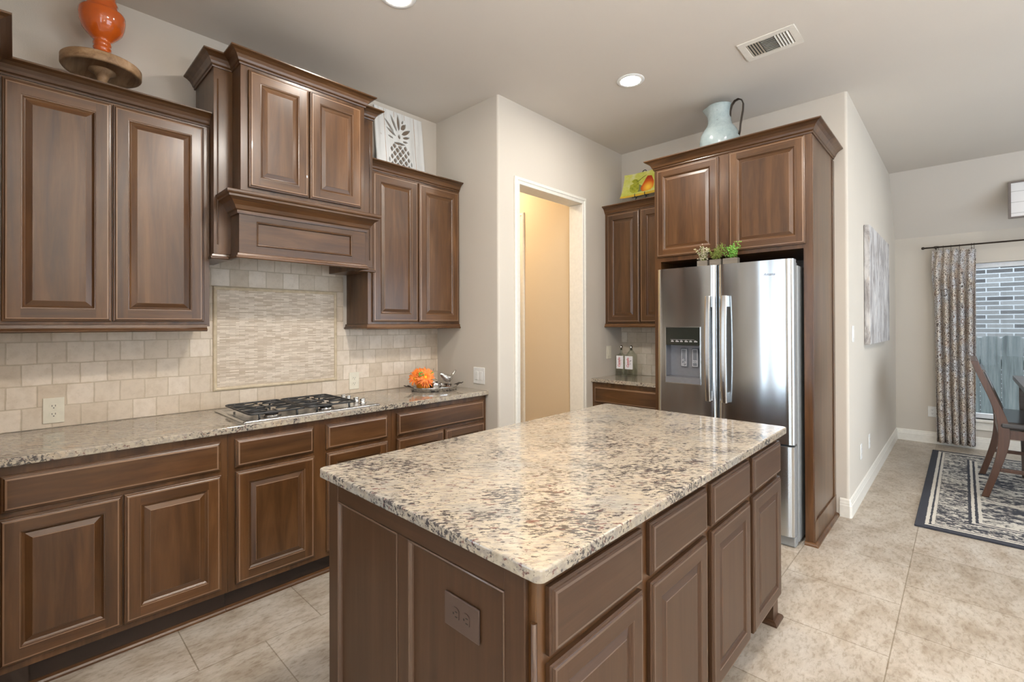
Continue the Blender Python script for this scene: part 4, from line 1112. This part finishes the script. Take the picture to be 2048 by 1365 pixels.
spine = [(-0.085, 0.104, 0.0006), (-0.079, 0.106, 0.005), (-0.072, 0.108, 0.0125), (-0.062, 0.107, 0.0165), (-0.050, 0.097, 0.0200), (-0.034, 0.084, 0.0270), (-0.014, 0.074, 0.0310), (0.006, 0.070, 0.0290), (0.024, 0.076, 0.0210), (0.036, 0.086, 0.0120), (0.048, 0.100, 0.0080), (0.062, 0.116, 0.0080), (0.074, 0.128, 0.0072), (0.077, 0.131, 0.002)]
mb.tube([(0.30, -0.118+a, 0.9185+z) for a, z, r_ in spine], [r_ for a, z, r_ in spine], 18, 0, flat=(1.0, 0.86))
for dx in (-0.010, 0.010):
    mb.tube([(0.30+dx, -0.118+0.004, 0.9185+0.052), (0.30+dx, -0.118+0.006, 0.9185+0.004), (0.30+dx, -0.118-0.008, 0.9185+0.002)], 0.0022, 7)
mb.build('body', 'pewter', bd)
wg = MB()
for s in (-1, 1):
    wg.tube([(0.30+s*0.0255, -0.118-0.026, 0.9185+0.082), (0.30+s*0.028, -0.118, 0.9185+0.078), (0.30+s*0.020, -0.118+0.030, 0.9185+0.084)], [0.006, 0.013, 0.003], 10, flat=(1.0, 0.4))
wg.build('wings', 'pewter', bd)

# ------------------------------------------------------------------ decor above the cabinets
SX, SY = 0.175, -2.142
st = thing('cake_stand', (SX, SY, 2.456), 'round rustic wooden pedestal stand on the cabinet holding the orange urn', 'stand')
mb = MB(); mb.lathe([(0.085, 0), (0.085, 0.012), (0.070, 0.022), (0.034, 0.040), (0.022, 0.075), (0.020, 0.14), (0.030, 0.165), (0.052, 0.178), (0.05, 0.19)], (SX, SY, 2.456), 32); mb.build('pedestal', 'rustic', st)
mb = MB(); mb.lathe([(0.0, 0.186), (0.130, 0.186), (0.132, 0.176), (0.148, 0.174), (0.152, 0.180), (0.152, 0.214), (0.147, 0.220), (0.0, 0.220)], (SX, SY, 2.456), 56); mb.build('top', 'rustic', st)
vz = 2.456+0.2205
mb = MB(); mb.lathe([(0.0, 0), (0.029, 0), (0.030, 0.016), (0.033, 0.028), (0.044, 0.036), (0.045, 0.042), (0.034, 0.050), (0.029, 0.058), (0.034, 0.066), (0.035, 0.074), (0.031, 0.080), (0.035, 0.088), (0.035, 0.098), (0.031, 0.106), (0.040, 0.116), (0.060, 0.138), (0.076, 0.160), (0.085, 0.188), (0.089, 0.215), (0.0895, 0.236), (0.086, 0.247), (0.078, 0.251), (0.058, 0.254), (0.054, 0.262), (0.059, 0.272), (0.056, 0.284), (0.060, 0.292), (0.055, 0.302), (0.050, 0.33), (0.058, 0.36), (0.050, 0.366), (0.0, 0.366)], (SX, SY, vz), 48)
tag(mb.build('urn', 'orange_glaze', origin=(SX, SY, vz)), 'glossy orange turned urn standing on the wooden pedestal stand', 'urn')

def board_with_holes(outline, holes, x, th, name, mat, parent, org):
    """flat board in the y-z plane with cut-outs, made from a filled 2D curve"""
    cu = bpy.data.curves.new(name, 'CURVE'); cu.dimensions = '2D'; cu.fill_mode = 'BOTH'; cu.extrude = th/2; cu.resolution_u = 1
    for poly in [outline]+holes:
        s_ = cu.splines.new('POLY'); s_.points.add(len(poly)-1)
        for p, (a, b) in zip(s_.points, poly): p.co = (a, b, 0, 1)
        s_.use_cyclic_u = True
    tmp = bpy.data.objects.new(name, cu); COL.objects.link(tmp)
    dg = bpy.context.evaluated_depsgraph_get(); dg.update()
    me = bpy.data.meshes.new_from_object(tmp.evaluated_get(dg)); bpy.data.objects.remove(tmp)
    for v in me.vertices: v.co = org(v.co.x, v.co.y, v.co.z)-root_of(parent).location
    me.materials.clear(); me.materials.append(M[mat])
    o = bpy.data.objects.new(name, me); COL.objects.link(o); o.parent = parent
    return o
pb = thing('pineapple_board', (0.06, -0.385, 2.456), 'white plank board with cut out pineapple leaning on the wall above the cabinet', 'wall art')
W2, H2 = 0.425, 0.59
def pbm(a, b, c):     # board coordinates (a right, b up) -> leaning board
    ln = math.radians(6)
    return Vector((0.085-b*math.sin(ln)+c*math.cos(ln), -0.595+a, 2.457+b*math.cos(ln)+c*math.sin(ln)))
pc = W2*0.485
holes = []
def leafp(x, y, ang, L, w):
    pts = []
    n_ = 7
    for s in (1, -1):
        for k in range(n_):
            q = k/n_ if s == 1 else 1-k/n_
            ww = w*math.sin(PI*min(1, q*0.94+0.06))**0.8*s
            pts.append((x+math.cos(ang)*L*q-math.sin(ang)*ww, y+math.sin(ang)*L*q+math.cos(ang)*ww))
    holes.append(pts)
by = 0.385
for (dx, dy, an, L, w) in ((0.00, 0.06, 92, 0.135, 0.013), (-0.02, 0.05, 112, 0.135, 0.011), (-0.045, 0.035, 130, 0.125, 0.010), (0.02, 0.075, 52, 0.075, 0.017), (0.022, 0.035, 36, 0.10, 0.015),
                           (-0.03, 0.012, 148, 0.10, 0.011), (0.030, 0.010, 20, 0.07, 0.011), (0.00, -0.005, 95, 0.04, 0.011), (0.026, -0.018, 5, 0.05, 0.009), (-0.055, -0.012, 162, 0.05, 0.008), (0.028, 0.125, 65, 0.035, 0.007)):
    leafp(pc+dx, by+dy, math.radians(an), L, w)
leafp(pc-0.055, by-0.045, math.radians(3), 0.11, 0.011)
for r in range(12):
    z = 0.316-r*0.0295
    half = 0.100*math.sqrt(max(0.03, 1-((z-0.155)/0.19)**2))
    nn = 5 if r % 2 == 0 else 4
    for k in range(nn):
        xo = (k-(nn-1)/2)*0.050
        if abs(xo) > half+0.004: continue
        sq = math.sqrt(max(0.15, 1-(xo/0.105)**2))
        x = pc+xo*0.98; ww = 0.0185*sq; hh = 0.0220
        if z-hh < 0.006: continue
        holes.append([(x, z+hh), (x+ww*0.75, z+hh*0.45), (x+ww, z), (x+ww*0.7, z-hh*0.5), (x, z-hh), (x-ww*0.75, z-hh*0.45), (x-ww, z), (x-ww*0.7, z+hh*0.5)])
board_with_holes([(0, 0), (W2, 0), (W2, H2), (0, H2)], holes, 0, 0.014, 'planks', 'white_plank', pb, lambda a, b, c: pbm(a, b, c))
mb = MB(); q = [pbm(0.005, 0.0, -0.009), pbm(W2-0.005, 0.0, -0.009), pbm(W2-0.005, H2-0.005, -0.009), pbm(0.005, H2-0.005, -0.009)]
q2 = [pbm(0.005, 0.0, -0.014), pbm(W2-0.005, 0.0, -0.014), pbm(W2-0.005, H2-0.005, -0.014), pbm(0.005, H2-0.005, -0.014)]
b = mb.grid([q, q2], 0, False, closed_u=True); mb.cap([b, b+1, b+2, b+3]); mb.cap([b+7, b+6, b+5, b+4]); mb.build('backing', 'taupe', pb)
mb = MB()
for k in range(1, 5):
    a = W2*k/5+0.006*math.sin(k*5)
    p = [pbm(a-0.0018, 0.002, 0.0072), pbm(a+0.0018, 0.002, 0.0072), pbm(a+0.0018+0.003, H2-0.002, 0.0072), pbm(a-0.0018+0.003, H2-0.002, 0.0072)]
    # plank joints, broken where the fruit is cut out
    for z0_, z1_ in ((0.545, H2-0.002),) if k in (2, 3) else ((0.002, H2-0.002),):
        mb.face([pbm(a-0.0016, z0_, 0.0073), pbm(a+0.0016, z0_, 0.0073), pbm(a+0.0016, z1_, 0.0073), pbm(a-0.0016, z1_, 0.0073)])
mb.build('plank_joints', 'rustic', pb)

PCX, PCY, PCZ = 1.865, 1.235, 2.616
pt = thing('pitcher', (PCX, PCY, PCZ), 'pale blue green ceramic pitcher on top of the refrigerator cabinet', 'pitcher')
mb = MB(); n_ = 48; prof = [(0.080, 0), (0.095, 0.004), (0.122, 0.05), (0.139, 0.11), (0.142, 0.165), (0.135, 0.205), (0.117, 0.245), (0.094, 0.275), (0.085, 0.298), (0.081, 0.325), (0.081, 0.36), (0.084, 0.395), (0.090, 0.425), (0.089, 0.428), (0.080, 0.415), (0.072, 0.36)]
rows = []
for r_, z in prof:
    row = []
    for k in range(n_):
        a = 2*PI*k/n_; f_ = 1.0
        if z > 0.34:
            dlt = math.atan2(math.sin(a-PI), math.cos(a-PI)); f_ += 0.40*((z-0.34)/0.085)**1.2*math.exp(-(dlt/0.42)**2)
        row.append((PCX+r_*f_*math.cos(a), PCY+r_*f_*math.sin(a), PCZ+z))
    rows.append(row)
b = mb.grid(rows, 0, True, closed_u=True); mb.cap([b+k for k in reversed(range(n_))]); mb.build('body', 'pitcher_glaze', pt)
h = MB()
hp_ = [(0.077, 0.330), (0.080, 0.375), (0.090, 0.412), (0.110, 0.436), (0.138, 0.442), (0.160, 0.428), (0.170, 0.398), (0.167, 0.350), (0.158, 0.300), (0.150, 0.255), (0.146, 0.21), (0.139, 0.18)]
h.tube([(PCX+x, PCY, PCZ+z) for x, z in hp_], 0.0135, 10, flat=(0.30, 1.35)); h.build('handle', 'dark_bronze', pt)

# pear plate on its stand
pl = thing('decorative_plate', (1.03, 1.56, 2.575), 'square glass plate painted with a red pear and green leaves', 'plate')
def plm(a, b, c):
    ln = math.radians(14)
    return Vector((0.865+a, 1.535+b*math.sin(ln)-c*math.cos(ln), 2.583+b*math.cos(ln)+c*math.sin(ln)))
mb = MB(); rows = []
PWd, PHt = 0.36, 0.235
for j in range(11):
    row = []
    for i_ in range(13):
        a, b_ = i_/12, j/10
        fl = 0.030*(abs(2*a-1)**4+abs(2*b_-1)**4)*0.5
        wid = PWd*(1.0-0.02*math.sin(b_*PI))
        row.append(plm(-0.02*(1-b_)*(1-2*a)+a*wid, b_*PHt, fl))
    rows.append(row)
mb.grid(rows, 0, True); mb.grid([[p+Vector((0, 0.004, 0)) for p in r_] for r_ in rows], 0, True)
o = mb.build('plate', 'plate_ground', pl)
def blob(name, mat, pts, h=0.0015):
    mb = MB(); mb.face([plm(a, b_, 0.0015+h) for a, b_ in pts]); mb.face([plm(a, b_, 0.0008+h) for a, b_ in reversed(pts)])
    mb.build(name, mat, pl)
px_, pz_ = 0.248, 0.085
pear = []
for k in range(40):
    a = 2*PI*k/40; s_, c_ = math.sin(a), math.cos(a)
    rw = 0.074 if s_ < 0 else 0.074-0.036*s_**0.8
    pear.append((px_+rw*c_*(1-0.12*max(0, s_)), pz_+(0.058*s_ if s_ < 0 else 0.125*s_)))
blob('painted_shadow', 'paint_shadow', [(0.12, 0.040), (0.19, 0.035), (0.19, 0.10), (0.15, 0.125), (0.125, 0.10)], 0.0004)
blob('pear', 'pear_skin', pear)
def leafblob(x, y, an, L, w):
    pts = []
    for s in (1, -1):
        for k in range(8):
            q = k/8 if s == 1 else 1-k/8; ww = w*math.sin(PI*q)*s
            pts.append((x+math.cos(an)*L*q-math.sin(an)*ww, y+math.sin(an)*L*q+math.cos(an)*ww))
    blob('leaf', 'painted_leaf', pts, 0.0010)
leafblob(0.145, 0.150, math.radians(234), 0.165, 0.060); leafblob(0.145, 0.158, math.radians(168), 0.085, 0.020)
mb = MB(); mb.tube([plm(0.13, 0.150, 0.0035), plm(0.18, 0.185, 0.0035), plm(0.235, 0.212, 0.0035), plm(0.268, 0.205, 0.0035)], 0.0018, 6); mb.build('painted_stem', 'dark_bronze', pl)
es = thing('plate_easel', (1.03, 1.56, 2.446), 'black wire easel holding the pear plate', 'plate stand')
mb = MB()
for a in (0.135, 0.235):
    mb.tube([plm(a, 0.02, 0.030), plm(a, 0.004, 0.028), plm(a, -0.006, 0.020), plm(a, -0.006, -0.012), plm(a, 0.10, -0.012), plm(0.185, 0.225, -0.012)], 0.0035, 8)
    mb.tube([plm(a, -0.006, 0.0), Vector((0.865+a, 1.50, 2.45))], 0.0035, 8)
mb.tube([plm(0.185+0.02*math.cos(q*PI/8), 0.247+0.02*math.sin(q*PI/8), -0.010) for q in range(16)], 0.0038, 8, closed=True)
mb.tube([plm(0.185, 0.20, -0.014), Vector((1.05, 1.66, 2.45))], 0.0035, 8); mb.tube([plm(0.10, -0.006, 0.010), plm(0.27, -0.006, 0.010)], 0.003, 8)
mb.build('wire_frame', 'black_iron', es)

# three little planters on the refrigerator
def planter(x0, x1, mat_l, label, hgt, spread, seed, lsize, cnt, boxm='weathered'):
    rg = random.Random(seed); y0, y1 = 1.00, 1.075; cx, cy = (x0+x1)/2, 0.958
    zb = 1.8135; y0 = 0.925; y1 = 0.968; cy = (y0+y1)/2
    t = thing('planter', (cx, cy, zb), label, 'potted plant', 'planters on the refrigerator')
    mb = MB()
    for q in ((x0, x1, y0, y0+0.006), (x0, x1, y1-0.006, y1), (x0, x0+0.006, y0+0.006, y1-0.006), (x1-0.006, x1, y0+0.006, y1-0.006)): mb.box(*q, zb, zb+0.040)
    mb.box(x0+0.006, x1-0.006, y0+0.006, y1-0.006, zb, zb+0.004); mb.build('box', boxm, t)
    mb = MB(); mb.box(x0+0.006, x1-0.006, y0+0.006, y1-0.006, zb+0.030, zb+0.034); mb.build('soil', 'soil', t)
    st_ = MB(); lf = MB()
    for k in range(16):
        bx, by_ = rg.uniform(x0+0.015, x1-0.015), rg.uniform(y0+0.012, y1-0.012)
        an = rg.uniform(0, 2*PI); ls = spread*rg.uniform(0.2, 1); hh = hgt*rg.uniform(0.55, 1.0)
        tip = Vector((bx+math.cos(an)*ls, by_+math.sin(an)*ls*0.6, zb+0.034+hh)); base = Vector((bx, by_, zb+0.03))
        mid = (base+tip)/2+Vector((0, 0, 0.01)); st_.tube([base, mid, tip], 0.0011, 5)
        for j in range(cnt):
            q = 0.25+0.75*j/max(1, cnt-1); p = base.lerp(tip, q)+Vector((rg.gauss(0, 0.005), rg.gauss(0, 0.005), rg.gauss(0, 0.004)))
            d_ = Vector((rg.gauss(0, 1), rg.gauss(0, 1), rg.gauss(0.3, 0.7))).normalized(); s_ = d_.orthogonal().normalized(); L = lsize*rg.uniform(0.7, 1.2)
            lf.face([p, p+d_*L*0.5+s_*L*0.36, p+d_*L, p+d_*L*0.5-s_*L*0.36])
    st_.build('stems', 'leaf_olive', t); lf.build('foliage', mat_l, t)
planter(1.816, 1.888, 'leaf_pale', 'small wooden planter with pale grey leaves, leftmost of three on the refrigerator', 0.118, 0.065, 1, 0.013, 14)
planter(1.903, 1.980, 'leaf_olive', 'small wooden planter with feathery olive greenery, middle of three on the refrigerator', 0.118, 0.075, 2, 0.008, 26)
planter(1.994, 2.090, 'leaf_bright', 'small wooden planter with bright green leaves, rightmost of three on the refrigerator', 0.122, 0.070, 3, 0.013, 16)

# ------------------------------------------------------------------ bottles
def bottle(x, label, lx0, lx1, dots, square):
    y = 1.545; z = 0.9145; hw, hd_ = 0.050, 0.034
    t = thing('glass_bottle', (x, y, z), label, 'bottle', 'bottles beside the refrigerator')
    def sec(a, b_, zz, r): return [(p[0]+x, p[1]+y, z+zz) for p in rounded(-a, a, -b_, b_, min(r, a*0.98, b_*0.98), 5)]
    if square: S = [(hw-0.004, hd_-0.004, 0, 0.012), (hw, hd_, 0.006, 0.014), (hw, hd_, 0.180, 0.014), (hw*0.93, hd_*0.93, 0.196, 0.014), (0.020, 0.020, 0.208, 0.0196), (0.0135, 0.0135, 0.224, 0.0132), (0.0125, 0.0125, 0.262, 0.0122)]
    else: S = [(hw-0.004, hd_-0.004, 0, 0.012), (hw, hd_, 0.006, 0.014), (hw, hd_, 0.178, 0.014), (hw*0.9, hd_*0.93, 0.200, 0.014), (0.030, 0.026, 0.225, 0.02), (0.0165, 0.0165, 0.246, 0.016), (0.014, 0.014, 0.262, 0.0137)]
    mb = MB(); rows = [sec(*q) for q in S]; inner = [sec(a-0.003, b_-0.003, max(zz, 0.006), max(0.004, r-0.003)) for a, b_, zz, r in S[::-1]]
    k = len(rows[0]); b = mb.grid(rows+inner, 0, True, closed_u=True)
    mb.cap([b+i_ for i_ in reversed(range(k))]); mb.cap([b+(2*len(S)-1)*k+i_ for i_ in range(k)])
    mb.build('glass', 'bottle_glass', t)
    st_ = MB(); st_.lathe([(0.010, 0.245), (0.0105, 0.262), (0.0155, 0.264), (0.0165, 0.275), (0.012, 0.287), (0.0, 0.291)], (x, y, z), 20); st_.build('stopper', 'chrome', t)
    lb = MB(); lb.box(lx0, lx1, y-hd_-0.0012, y-hd_-0.0003, z+0.070, z+0.192); lo = lb.build('label', 'label_white', t)
    cx = lx0+0.030
    text_mesh('Castello', 0.0315, 'label_red', lo, 'lettering', lambda a, b_, c: Vector((cx-b_, y-hd_-0.0014-c, z+0.131+a*0.86)), 0.2, 0.0002, 0.0006)
    text_mesh('artisan rum', 0.010, 'label_red', lo, 'small_lettering', lambda a, b_, c: Vector((cx+0.018-b_, y-hd_-0.0014-c, z+0.131+a)), 0.0, 0.0002)
    if dots:
        dt = MB()
        for dx, dz, r_ in ((0.060, 0.150, 0.0045), (0.051, 0.140, 0.003), (0.058, 0.120, 0.003), (0.048, 0.116, 0.0022)):
            dt.face([(lx0+dx+r_*math.cos(q*PI/6), y-hd_-0.0016, z+dz+r_*math.sin(q*PI/6)) for q in range(12)])
        dt.build('label_dots', 'label_black', t)
bottle(0.832, 'clear glass bottle with white label, nearer the wall switch', 0.800, 0.872, False, True)
bottle(0.938, 'clear glass bottle with white label and black dots, nearer the refrigerator', 0.892, 0.972, True, False)

# ------------------------------------------------------------------ dining area
mb = MB(); mb.box(XR+0.002, XR+0.042, 2.46, 3.86, 1.228, 2.228)
tag(mb.build('canvas_art', 'abstract_paint', bevel=0.003), 'grey and white abstract canvas on the dining side wall', 'painting')
cr = thing('curtain_rod', (3.9, YD-0.09, 2.278), 'thin dark curtain rod with round finial above the dining window', 'curtain rod')
mb = MB(); mb.tube([(2.862, YD-0.09, 2.278), (5.3, YD-0.09, 2.278)], 0.0085, 12); mb.build('rod', 'dark_bronze', cr)
mb = MB(); mb.lathe([(0.0, -0.017), (0.012, -0.012), (0.017, 0.0), (0.012, 0.012), (0, 0.017)], (2.850, YD-0.09, 2.278), 16); mb.build('finial', 'dark_bronze', cr)
for x in (2.962, 5.2):
    mb = MB(); mb.tube([(x, YD-0.002, 2.262), (x, YD-0.06, 2.262), (x, YD-0.09, 2.266)], 0.006, 8); mb.lathe([(0.018, -0.012), (0.018, 0.012)], (x, YD-0.09, 2.278), 14); mb.build('bracket', 'dark_bronze', cr)
cu_ = thing('curtain', (3.11, YD-0.09, 0.03), 'brown cream and black paisley curtain panel left of the window', 'curtain')
mb = MB(); rows = []; NU, NV = 140, 30; mb.uv = []
ztop, zbot = 2.235, 0.035
pins = [2.965, 3.005, 3.075, 3.155, 3.262, 3.283]
for j in range(NV+1):
    q = j/NV; z = ztop+(zbot-ztop)*q
    row = []
    flare = min(1.0, q*5)
    xl = 2.930-0.015*math.exp(-((q-0.12)/0.08)**2)+0.022*q; xr_ = 3.292+0.004*math.sin(q*5)
    for i_ in range(NU+1):
        a = i_/NU; x = xl+(xr_-xl)*a+0.008*math.sin(2*PI*(5.5*a+0.3))*flare
        amp = 0.014+0.030*flare
        y = YD-0.085+amp*(math.sin(2*PI*(5.5*a+0.12*math.sin(4*q)))+0.35*math.sin(2*PI*(11*a+0.4)))*0.75
        row.append((x, y, z+0.012*(math.cos(2*PI*5.5*a))*(1-flare)))
        mb.uv.append((a*1.15, z))
    rows.append(row)
mb.grid(rows, 0, True)
o = mb.build('cloth', 'curtain_fabric', cu_); sd = o.modifiers.new('thick', 'SOLIDIFY'); sd.thickness = 0.002
for x in (2.985, 3.024, 3.09, 3.160, 3.256, 3.278):
    rg_ = MB(); rg_.tube([(x, YD-0.09+0.013*math.cos(q*PI/8), 2.276+0.015*math.sin(q*PI/8)) for q in range(16)], 0.0022, 6, closed=True)
    rg_.tube([(x, YD-0.09, 2.262), (x, YD-0.088, 2.225)], 0.0018, 6); rg_.build('ring', 'dark_bronze', cu_)
sg = thing('wall_sign', (4.05, 4.585, 2.47), 'white shiplap sign in a grey frame hanging above the dining window', 'sign')
mb = MB(); mb.box(3.545, 4.56, 4.570, 4.582, 2.482, 2.828); mb.build('board', 'shiplap', sg)
mb = MB(); mb.box(3.525, 3.545, 4.555, 4.590, 2.470, 2.840); mb.box(4.56, 4.58, 4.555, 4.590, 2.470, 2.840); mb.box(3.545, 4.56, 4.555, 4.590, 2.470, 2.484); mb.box(3.545, 4.56, 4.555, 4.590, 2.826, 2.840); mb.build('frame', 'sign_frame', sg, bevel=0.002)

mb = MB(); mb.box(2.935, 4.935, 1.866, 4.546, 0.0005, 0.012)
tag(mb.build('area_rug', 'rug_weave', origin=(2.935, 1.866, 0.0005), bevel=0.003), 'distressed black and cream area rug under the dining table', 'rug')

dc = thing('dining_chair', (3.35, 3.34, 0.0125), 'tall dark wood dining chair with padded black seat on the rug', 'chair')
CY0, CY1 = 2.925, 3.765; cz = 0.0125
leg_pts = [(0.000, 0.0), (0.055, 0.20), (0.088, 0.36), (0.098, 0.50), (0.090, 0.62), (0.050, 0.78), (-0.010, 0.95), (-0.055, 1.085)]
def profile_post(y0, y1, x0, name):
    mb = MB(); rows = []
    # smooth the post outline
    P = leg_pts
    for k in range(29):
        t_ = k/28*(len(P)-1); i_ = min(int(t_), len(P)-2); f_ = t_-i_
        p0, p1, p2, p3 = P[max(i_-1, 0)], P[i_], P[i_+1], P[min(i_+2, len(P)-1)]
        def cr_(c): return 0.5*((2*p1[c])+(-p0[c]+p2[c])*f_+(2*p0[c]-5*p1[c]+4*p2[c]-p3[c])*f_*f_+(-p0[c]+3*p1[c]-3*p2[c]+p3[c])*f_**3)
        x, z = cr_(0), cr_(1); w = 0.044+0.022*math.exp(-((z-0.52)/0.2)**2)-0.008*max(0, z-0.8)
        rows.append([(x0+x, y0, cz+z), (x0+x+w, y0, cz+z), (x0+x+w, y1, cz+z), (x0+x, y1, cz+z)])
    b = mb.grid(rows, 0, False, closed_u=True); mb.cap([b+3, b+2, b+1, b]); mb.cap([b+28*4+i_ for i_ in range(4)])
    return mb.build(name, 'chair_wood', dc, bevel=0.003)
profile_post(CY0, CY0+0.04, 3.285, 'leg'); profile_post(CY1-0.04, CY1, 3.285, 'leg')
for y in (CY0+0.005, CY1-0.045):
    mb = MB(); rows = [[(3.56+0.05*(1-q)+i_*0.045, y+j_*0.04, cz+0.535*q) for i_, j_ in ((0, 0), (1, 0), (1, 1), (0, 1))] for q in (0, 1)]
    b = mb.grid(rows, 0, False, closed_u=True); mb.cap([b+3, b+2, b+1, b]); mb.cap([b+4, b+5, b+6, b+7]); mb.build('leg', 'chair_wood', dc, bevel=0.003)
mb = MB(); mb.box(3.385, 3.62, CY0+0.006, CY0+0.030, cz+0.480, cz+0.550); mb.box(3.385, 3.62, CY1-0.030, CY1-0.006, cz+0.480, cz+0.550)
mb.box(3.58, 3.605, CY0+0.03, CY1-0.03, cz+0.48, cz+0.55); mb.box(3.39, 3.415, CY0+0.03, CY1-0.03, cz+0.48, cz+0.55); mb.build('seat_frame', 'chair_wood', dc, bevel=0.002)
mb = MB(); mb.box(3.385, 3.66, CY0-0.002, CY1+0.002, cz+0.552, cz+0.615); mb.build('seat_cushion', 'leather', dc, bevel=0.022, seg=4)
for a, b_ in ((CY0+0.010, CY0+0.030), (CY1-0.030, CY1-0.010)):
    mb = MB(); mb.box(3.375, 3.61, a, b_, cz+0.215, cz+0.245); mb.build('stretcher', 'chair_wood', dc, bevel=0.002)
def slant(y0, y1, z0, z1, dx0, dx1, mat, name, bev):
    mb = MB(); f = lambda z: 3.285+0.050+(z-0.78)*(-0.345)
    a, b_ = f(z0), f(z1)
    mb.v = []; rows = [[(a+dx0, y0, cz+z0), (a+dx1, y0, cz+z0), (a+dx1, y1, cz+z0), (a+dx0, y1, cz+z0)], [(b_+dx0, y0, cz+z1), (b_+dx1, y0, cz+z1), (b_+dx1, y1, cz+z1), (b_+dx0, y1, cz+z1)]]
    b = mb.grid(rows, 0, False, closed_u=True); mb.cap([b+3, b+2, b+1, b]); mb.cap([b+4, b+5, b+6, b+7]); mb.build(name, mat, dc, bevel=bev, seg=3)
slant(CY0+0.04, CY1-0.04, 1.02, 1.085, 0.0, 0.036, 'chair_wood', 'top_rail', 0.003)
slant(CY0+0.045, CY1-0.045, 0.70, 1.015, 0.008, 0.060, 'leather', 'back_pad', 0.015)
slant(CY0+0.04, CY1-0.04, 0.64, 0.70, 0.008, 0.036, 'chair_wood', 'back_rail', 0.002)

dt = thing('dining_table', (4.05, 3.5, 0.0125), 'dark brown counter height dining table at the right picture edge', 'table')
mb = MB(); mb.box(3.512, 4.62, 2.685, 3.89, 0.882, 0.922); mb.build('table_top', 'table_wood', dt, bevel=0.004)
mb = MB()
for q in ((3.60, 4.52, 2.74, 2.76), (3.60, 4.52, 3.815, 3.835), (3.60, 3.62, 2.76, 3.815), (4.50, 4.52, 2.76, 3.815)): mb.box(*q, 0.79, 0.8815)
mb.build('apron', 'table_wood', dt)
for x in (3.548, 4.48):
    for y in (2.70, 3.785):
        mb = MB(); rows = [[(x+i_, y+i_, z), (x+0.085-i_, y+i_, z), (x+0.085-i_, y+0.085-i_, z), (x+i_, y+0.085-i_, z)] for i_, z in ((0.016, 0.0125), (0, 0.70), (0, 0.8815))]
        b = mb.grid(rows, 0, False, closed_u=True); mb.cap([b+3, b+2, b+1, b]); mb.cap([b+8, b+9, b+10, b+11]); mb.build('leg', 'table_wood', dt, bevel=0.003)

# ------------------------------------------------------------------ outside the dining window
mb = MB(); mb.box(-6, 14, 5.15, 16, -0.42, -0.40)
o = mb.build('ground_outside', 'ground_out', origin=(0, 0, 0)); o['kind'] = 'structure'
mb = MB(); mb.box(-2, 12, 8.2, 8.4, -0.40, 5.0)
o = mb.build('exterior_wall', 'house_brick', origin=(0, 0, 0)); o['kind'] = 'structure'; o['label'] = 'grey brown brick wall of the house next door'
fe = thing('wooden_fence', (4.0, 6.2, -0.40), 'weathered grey wooden picket fence outside the dining window', 'fence')
rg = random.Random(5); x = 2.0
for k in range(26):
    w = 0.186; dz = rg.uniform(-0.008, 0.008); c_ = 0.03
    mb = MB(); z1 = 1.235+dz; pts = [(x, -0.40), (x+w, -0.40), (x+w, z1-c_), (x+w-c_, z1), (x+c_, z1), (x, z1-c_)]
    f = [(a, 6.20, z) for a, z in pts]; bk = [(a, 6.218, z) for a, z in pts]
    b = mb.grid([f, bk], 0, False, closed_u=True); mb.cap([b+i_ for i_ in range(6)]); mb.cap([b+6+i_ for i_ in reversed(range(6))])
    mb.build('picket', 'fence_wood', fe); x += w+0.006
mb = MB(); mb.box(2.0, 7.0, 6.219, 6.26, 0.85, 0.94); mb.box(2.0, 7.0, 6.219, 6.26, 0.0, 0.09); mb.build('rail', 'fence_wood', fe)
